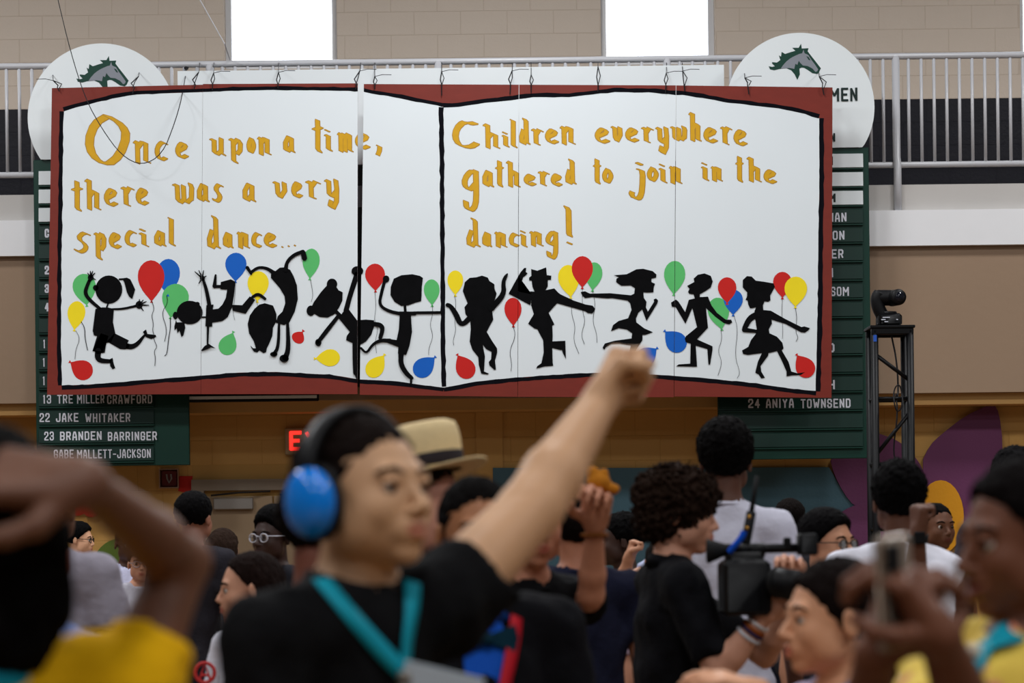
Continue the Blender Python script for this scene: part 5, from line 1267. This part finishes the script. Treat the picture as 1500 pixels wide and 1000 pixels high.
mm = person('person in a black t-shirt behind the big raised arm, hand holding a toy', 776, 768, 6.1, 1.0, 20, skin=(188, 128, 100), hair=('short', (26, 20, 18)), shirt=(12, 12, 14), sleeve=.55, shw=1.0,
    arms=(None, dict(e=(866, 872, 6.05), w=(872, 768, 5.95), n=Vector((-.2, -1, 0)), pose='grip', r=.82, hsz=.95)))
q = mm['A'][1]; dr_ = (q['w']-q['e']).normalized()
for k in range(1): MB().tube([q['w']-dr_*.03+Vector((math.cos(t)*.03, math.sin(t)*.03, 0)) for t in np.linspace(0, 2*math.pi, 21)], .006, 6, cap=False).build('wristband', cmat('brown_band', (120, 70, 30)), mm['root'], True)
toy = Field([-.06]*3, [.06]*3, .004); toy.ell((0, 0, 0), (.026, .024, .022), k=0).ell((.03, 0, -.014), (.016, .014, .012), k=.01).ell((-.012, 0, .022), (.014, .012, .014), k=.008).ell((.012, 0, .02), (.01, .01, .012), k=.006)
ob, _ = field_obj('brown_toy', toy, cmat('orange_brown_plush', (176, 110, 30)), None, (np.eye(3)*1.15, np.array(P(877, 707, 5.93)))); tag(ob, 'small orange brown toy held up in the raised hand', 'toy')
person('person in a navy t-shirt with back turned, right of the raised arm', 842, 772, 7.6, 1.02, 190, 4, skin=(178, 116, 88), hair=('short', (34, 26, 24)), shirt=(24, 26, 44), build=1.05)
person('person turned left in profile below the teal wall, beside the small fist', 908, 793, 11.6, 1.05, -88, skin=(62, 40, 32), hair=('afro', (12, 10, 11)), shirt=(40, 60, 64))
person('person in a pale blue t-shirt, fist up left of the camera operator', 992, 772, 10.3, 1.0, 180, skin=(190, 136, 106), hair=('short', (40, 30, 24)), shirt=(190, 200, 232), sleeve=.4,
    arms=(None, dict(s=(958, 835, 10.3), e=(912, 852, 10.2), w=(921, 818, 10.15), d=Vector((.35, 0, .9)), n=Vector((.8, -.4, 0)), pose='fist', r=.8, hsz=.85)))
Mfl = mat('pink_floral_cloth', rgb(186, 160, 180), .8, noise=.3, nscale=40)
person('person in a pink patterned shirt squeezed behind the camera operator', 972, 830, 9.3, .95, -150, skin=(196, 140, 112), hair=('short', (30, 22, 20)), shirt=WHT, shirt_mat=Mfl, sleeve=.6)
op = person('person in a black polo, profile right, holding up the video camera', 997, 752, 6.8, 1.0, 84, -6, ba=100, skin=(206, 150, 124), hair=('curly', (62, 42, 32), 1.0), shirt=(13, 13, 17), collar=(13, 13, 17), sleeve=.85, build=1.0,
    arms=(dict(e=(1052, 985, 6.55), w=(1122, 898, 6.5), n=Vector((.3, .9, .2)), pose='grip', r=.95, side=-1), dict(e=(1120, 960, 7.0), w=(1168, 868, 6.8), d=Vector((-.2, -.2, .9)), n=Vector((-.3, -1, 0)), pose='grip', r=.9)))
qa = op['A'][0]; dv = (qa['w']-qa['e']).normalized(); s1 = dv.cross(Vector((0, 1, 0))).normalized(); s2 = dv.cross(s1)
for k, (cl, off) in enumerate((((210, 204, 206), .035), ((150, 78, 30), .052), ((60, 50, 80), .062), ((200, 198, 204), .078))):
    MB().tube([qa['w']-dv*off+(s1*math.cos(t)+s2*math.sin(t))*(.030+.0012*k) for t in np.linspace(0, 2*math.pi, 21)], .0055, 6, cap=False).build('wristband', cmat('band', cl), op['root'], True)
person('very tall person in a pale grey t-shirt, back turned, before the teal wall', 1063, 676, 8.4, 1.06, 172, 2, skin=(92, 58, 44), hair=('afro', (14, 11, 11), 1.08), shirt=(200, 199, 214), build=1.0, drop=.03, sleeve=.7)
person('person seen from behind in the distance, right of the very tall person', 1159, 763, 13, 1.05, 150, skin=(92, 58, 44), hair=('fade', (28, 20, 18)), shirt=(50, 50, 56))
person('person with thin glasses looking right, beside the truss tower', 1213, 797, 9, 1.05, 48, 0, skin=(198, 142, 110), hair=('thick', (15, 13, 15)), shirt=(60, 60, 70), glasses=(70, 60, 56))
wm = person('person with a teal collar in profile to the left, hand held out', 1218, 906, 4.6, .95, -78, 0, ba=-60, skin=(214, 156, 120), hair=('ponytail', (34, 24, 22), 1, .014), shirt=(178, 164, 190), collar=(22, 140, 160), neck=.9,
    arms=(dict(e=(1180, 1090, 4.5), w=(1112, 1012, 4.4), d=Vector((-1, 0, .32)), n=Vector((0, .2, -1)), pose='open', r=.85, side=-1), None))
vv = person('person in a white t-shirt with back turned, dark wristwatch, fist raised', 1317, 735, 8, 1.02, 176, 0, skin=(98, 62, 46), hair=('afro', (13, 11, 12), 1.02), shirt=(222, 221, 232), drop=.022, build=1.12, sleeve=.75,
    arms=(dict(s=(1385, 835, 7.95), e=(1341, 868, 7.7), w=(1345, 783, 7.65), d=Vector((.05, 0, 1)), n=Vector((.9, .35, 0)), pose='fist', r=.85, hsz=1.0), None))
q = vv['A'][0]; dv = (q['w']-q['e']).normalized(); cw = q['w']-dv*.01
wt = empty('wristwatch', cw, 'black wristwatch on the raised wrist right of the truss', 'watch')
MB().tube([cw-dv*.012, cw+dv*.012], .033, 20).build('watch_strap', M['black_rubber'], wt, True)
MB().box(cw+Vector((0, -.034, 0)), (.036, .01, .04), bev=.004).build('watch_case', M['black'], wt)
person('person half hidden behind the raised fist, before the yellow flower centre', 1373, 772, 12, 1.02, 24, 0, skin=(104, 66, 46), hair=('fade', (14, 11, 12)), shirt=(50, 46, 60))
person('person with back turned at the right edge, before the purple flower', 1486, 708, 10, 1.05, 180, skin=(90, 58, 44), hair=('afro', (12, 10, 12), 1.08), shirt=(60, 54, 60))
# woman with the phone
My = bpy.data.materials.new('yellow_floral_cloth'); My.use_nodes = True; nt = My.node_tree; b = nt.nodes['Principled BSDF']; b.inputs['Roughness'].default_value = .8
tc = nt.nodes.new('ShaderNodeTexCoord'); vo = nt.nodes.new('ShaderNodeTexVoronoi'); vo.inputs['Scale'].default_value = 22; cr_ = nt.nodes.new('ShaderNodeValToRGB')
cr_.color_ramp.elements[0].color = rgb(214, 96, 84); cr_.color_ramp.elements[0].position = .0; cr_.color_ramp.elements[1].color = rgb(240, 206, 84); cr_.color_ramp.elements[1].position = .42
e3 = cr_.color_ramp.elements.new(.26); e3.color = rgb(226, 150, 110); cr_.color_ramp.interpolation = 'LINEAR'
nt.links.new(tc.outputs['Object'], vo.inputs['Vector']); nt.links.new(vo.outputs['Distance'], cr_.inputs[0]); nt.links.new(cr_.outputs[0], b.inputs['Base Color'])
ph = person('smiling person in a yellow floral shirt holding up a phone, right foreground', 1500, 792, 3.2, .9, -74, -4, ba=-55, skin=(112, 68, 48), hair=('bob', (22, 16, 16), 1.02, .014), shirt=(230, 190, 60), shirt_mat=My, smile=.9, build=1.15, sleeve=.5, neck=1.1,
    arms=(dict(e=(1440, 1105, 2.85), w=(1376, 932, 2.68), d=Vector((-.5, -.15, .75)), n=Vector((-.9, .3, -.1)), pose='grip', r=.95, side=1), dict(s=(1330, 1130, 3.05), e=(1245, 1160, 2.95), w=(1284, 958, 2.75), d=Vector((.35, -.15, .85)), n=Vector((.8, .35, 0)), pose='grip', r=.95, side=-1)))
pc_ = P(1310, 868, 2.66); phn = empty('phone', pc_, 'silver grey phone held up by the person in yellow', 'phone')
Rp = Matrix.Rotation(.85, 3, 'Z') @ Matrix.Rotation(-.05, 3, 'Y')
MB().box(pc_, (.064, .011, .128), rot=Rp, bev=.004).build('phone_case', mat('silver_case', rgb(150, 132, 116), .3, metal=.3), phn, True)
MB().box(pc_ + Rp @ Vector((-.012, -.0075, .04)), (.03, .004, .03), rot=Rp, bev=.0015).build('camera_bump', M['black'], phn)
MB().box(pc_ + Rp @ Vector((0, .0062, 0)), (.058, .001, .12), rot=Rp).build('screen', M['black_gloss'], phn)
l1, _e = drape(ph, [(1505, 918), (1470, 940), (1430, 965), (1400, 1000)], 2.85, .042, TEAL, 'strap', .01)
ly2 = empty('lanyard', _e[0][0], 'teal lanyard with a round badge on the person in yellow', 'lanyard'); l1.parent = ly2; l1.matrix_parent_inverse = parent_inv(ly2)
bp = P(1427, 953, 2.72); MB().tube([bp, bp+Vector((0, -.005, 0))], [.009, .007], 20).build('round_badge', mat('pearl_badge', rgb(226, 220, 200), .15), ly2, True)

# ------------------------------------------------ shoulder video camera
vc = empty('video_camera', P(1105, 850, 6.55), 'black shoulder video camera with handle and antenna, held by the person in the black polo', 'camera')
V = lambda x, y, d=6.55: P(x, y, d)
MB().tube([V(1035, 807), V(1037, 807), V(1048, 806), V(1062, 805), V(1072, 804)], [.030, .034, .027, .017, .015], 22).build('viewfinder_cup', M['black_rubber'], vc, True)
MB().tube([V(1066, 804), V(1190, 802)], .0135, 12).build('top_handle', M['black_gloss'], vc, True)
MB().tube([V(1085, 806), V(1120, 805)], .02, 12).build('viewfinder_tube', M['black'], vc, True)
MB().box(V(1090, 860), (.13, .2, .15), bev=.012).build('camera_body', M['black'], vc, True)
MB().box(V(1090, 822), (.1, .12, .05), bev=.01).build('top_block', M['black'], vc, True)
MB().tube([V(1112, 852, 6.5), V(1128, 853, 6.48), V(1140, 853, 6.45), V(1166, 858, 6.4)], [.034, .034, .04, .043], 24).build('lens_barrel', M['black'], vc, True)
MB().tube([V(1138, 853, 6.452), V(1142, 853, 6.445)], .043, 24).build('zoom_ring', M['black_rubber'], vc, True)
MB().box(V(1182, 797), (.05, .09, .06), bev=.006).build('microphone_holder', M['black'], vc, True)
MB().box(V(1183, 784), (.034, .05, .008), bev=.002).build('silver_trim', M['steel_wire'], vc)
MB().box(V(1153, 794), (.02, .03, .028), bev=.004).build('hot_shoe', M['black'], vc)
aa, bb = V(1092, 797, 6.5), V(1101, 748, 6.5); d_ = (bb-aa); ang = math.atan2(d_.x, d_.z)
MB().box((aa+bb)/2, (.026, .02, d_.length), rot=Matrix.Rotation(ang, 3, 'Y'), bev=.004).build('antenna_mount', M['black'], vc, True)
MB().tube([V(1101, 748, 6.5), V(1109, 697, 6.5)], [.0075, .0055], 10).build('antenna', M['black_rubber'], vc, True)
for y_ in (773, 757): MB().tube([V(1093+(773-y_)*.2+1.5, y_, 6.485), V(1093+(773-y_)*.2+1.5, y_, 6.479)], .005, 12).build('brass_screw', mat('brass', rgb(190, 140, 60), .3, metal=1), vc, True)
MB().tube(spl([V(1069, 808, 6.5), V(1075, 800, 6.49), V(1086, 788, 6.485), V(1090, 778, 6.485)]), .009, 8).build('blue_cable', cmat('blue_rubber', (20, 80, 200), bump=0), vc, True)
print('TRIS', TRI[0], 'objects', len(bpy.data.objects))
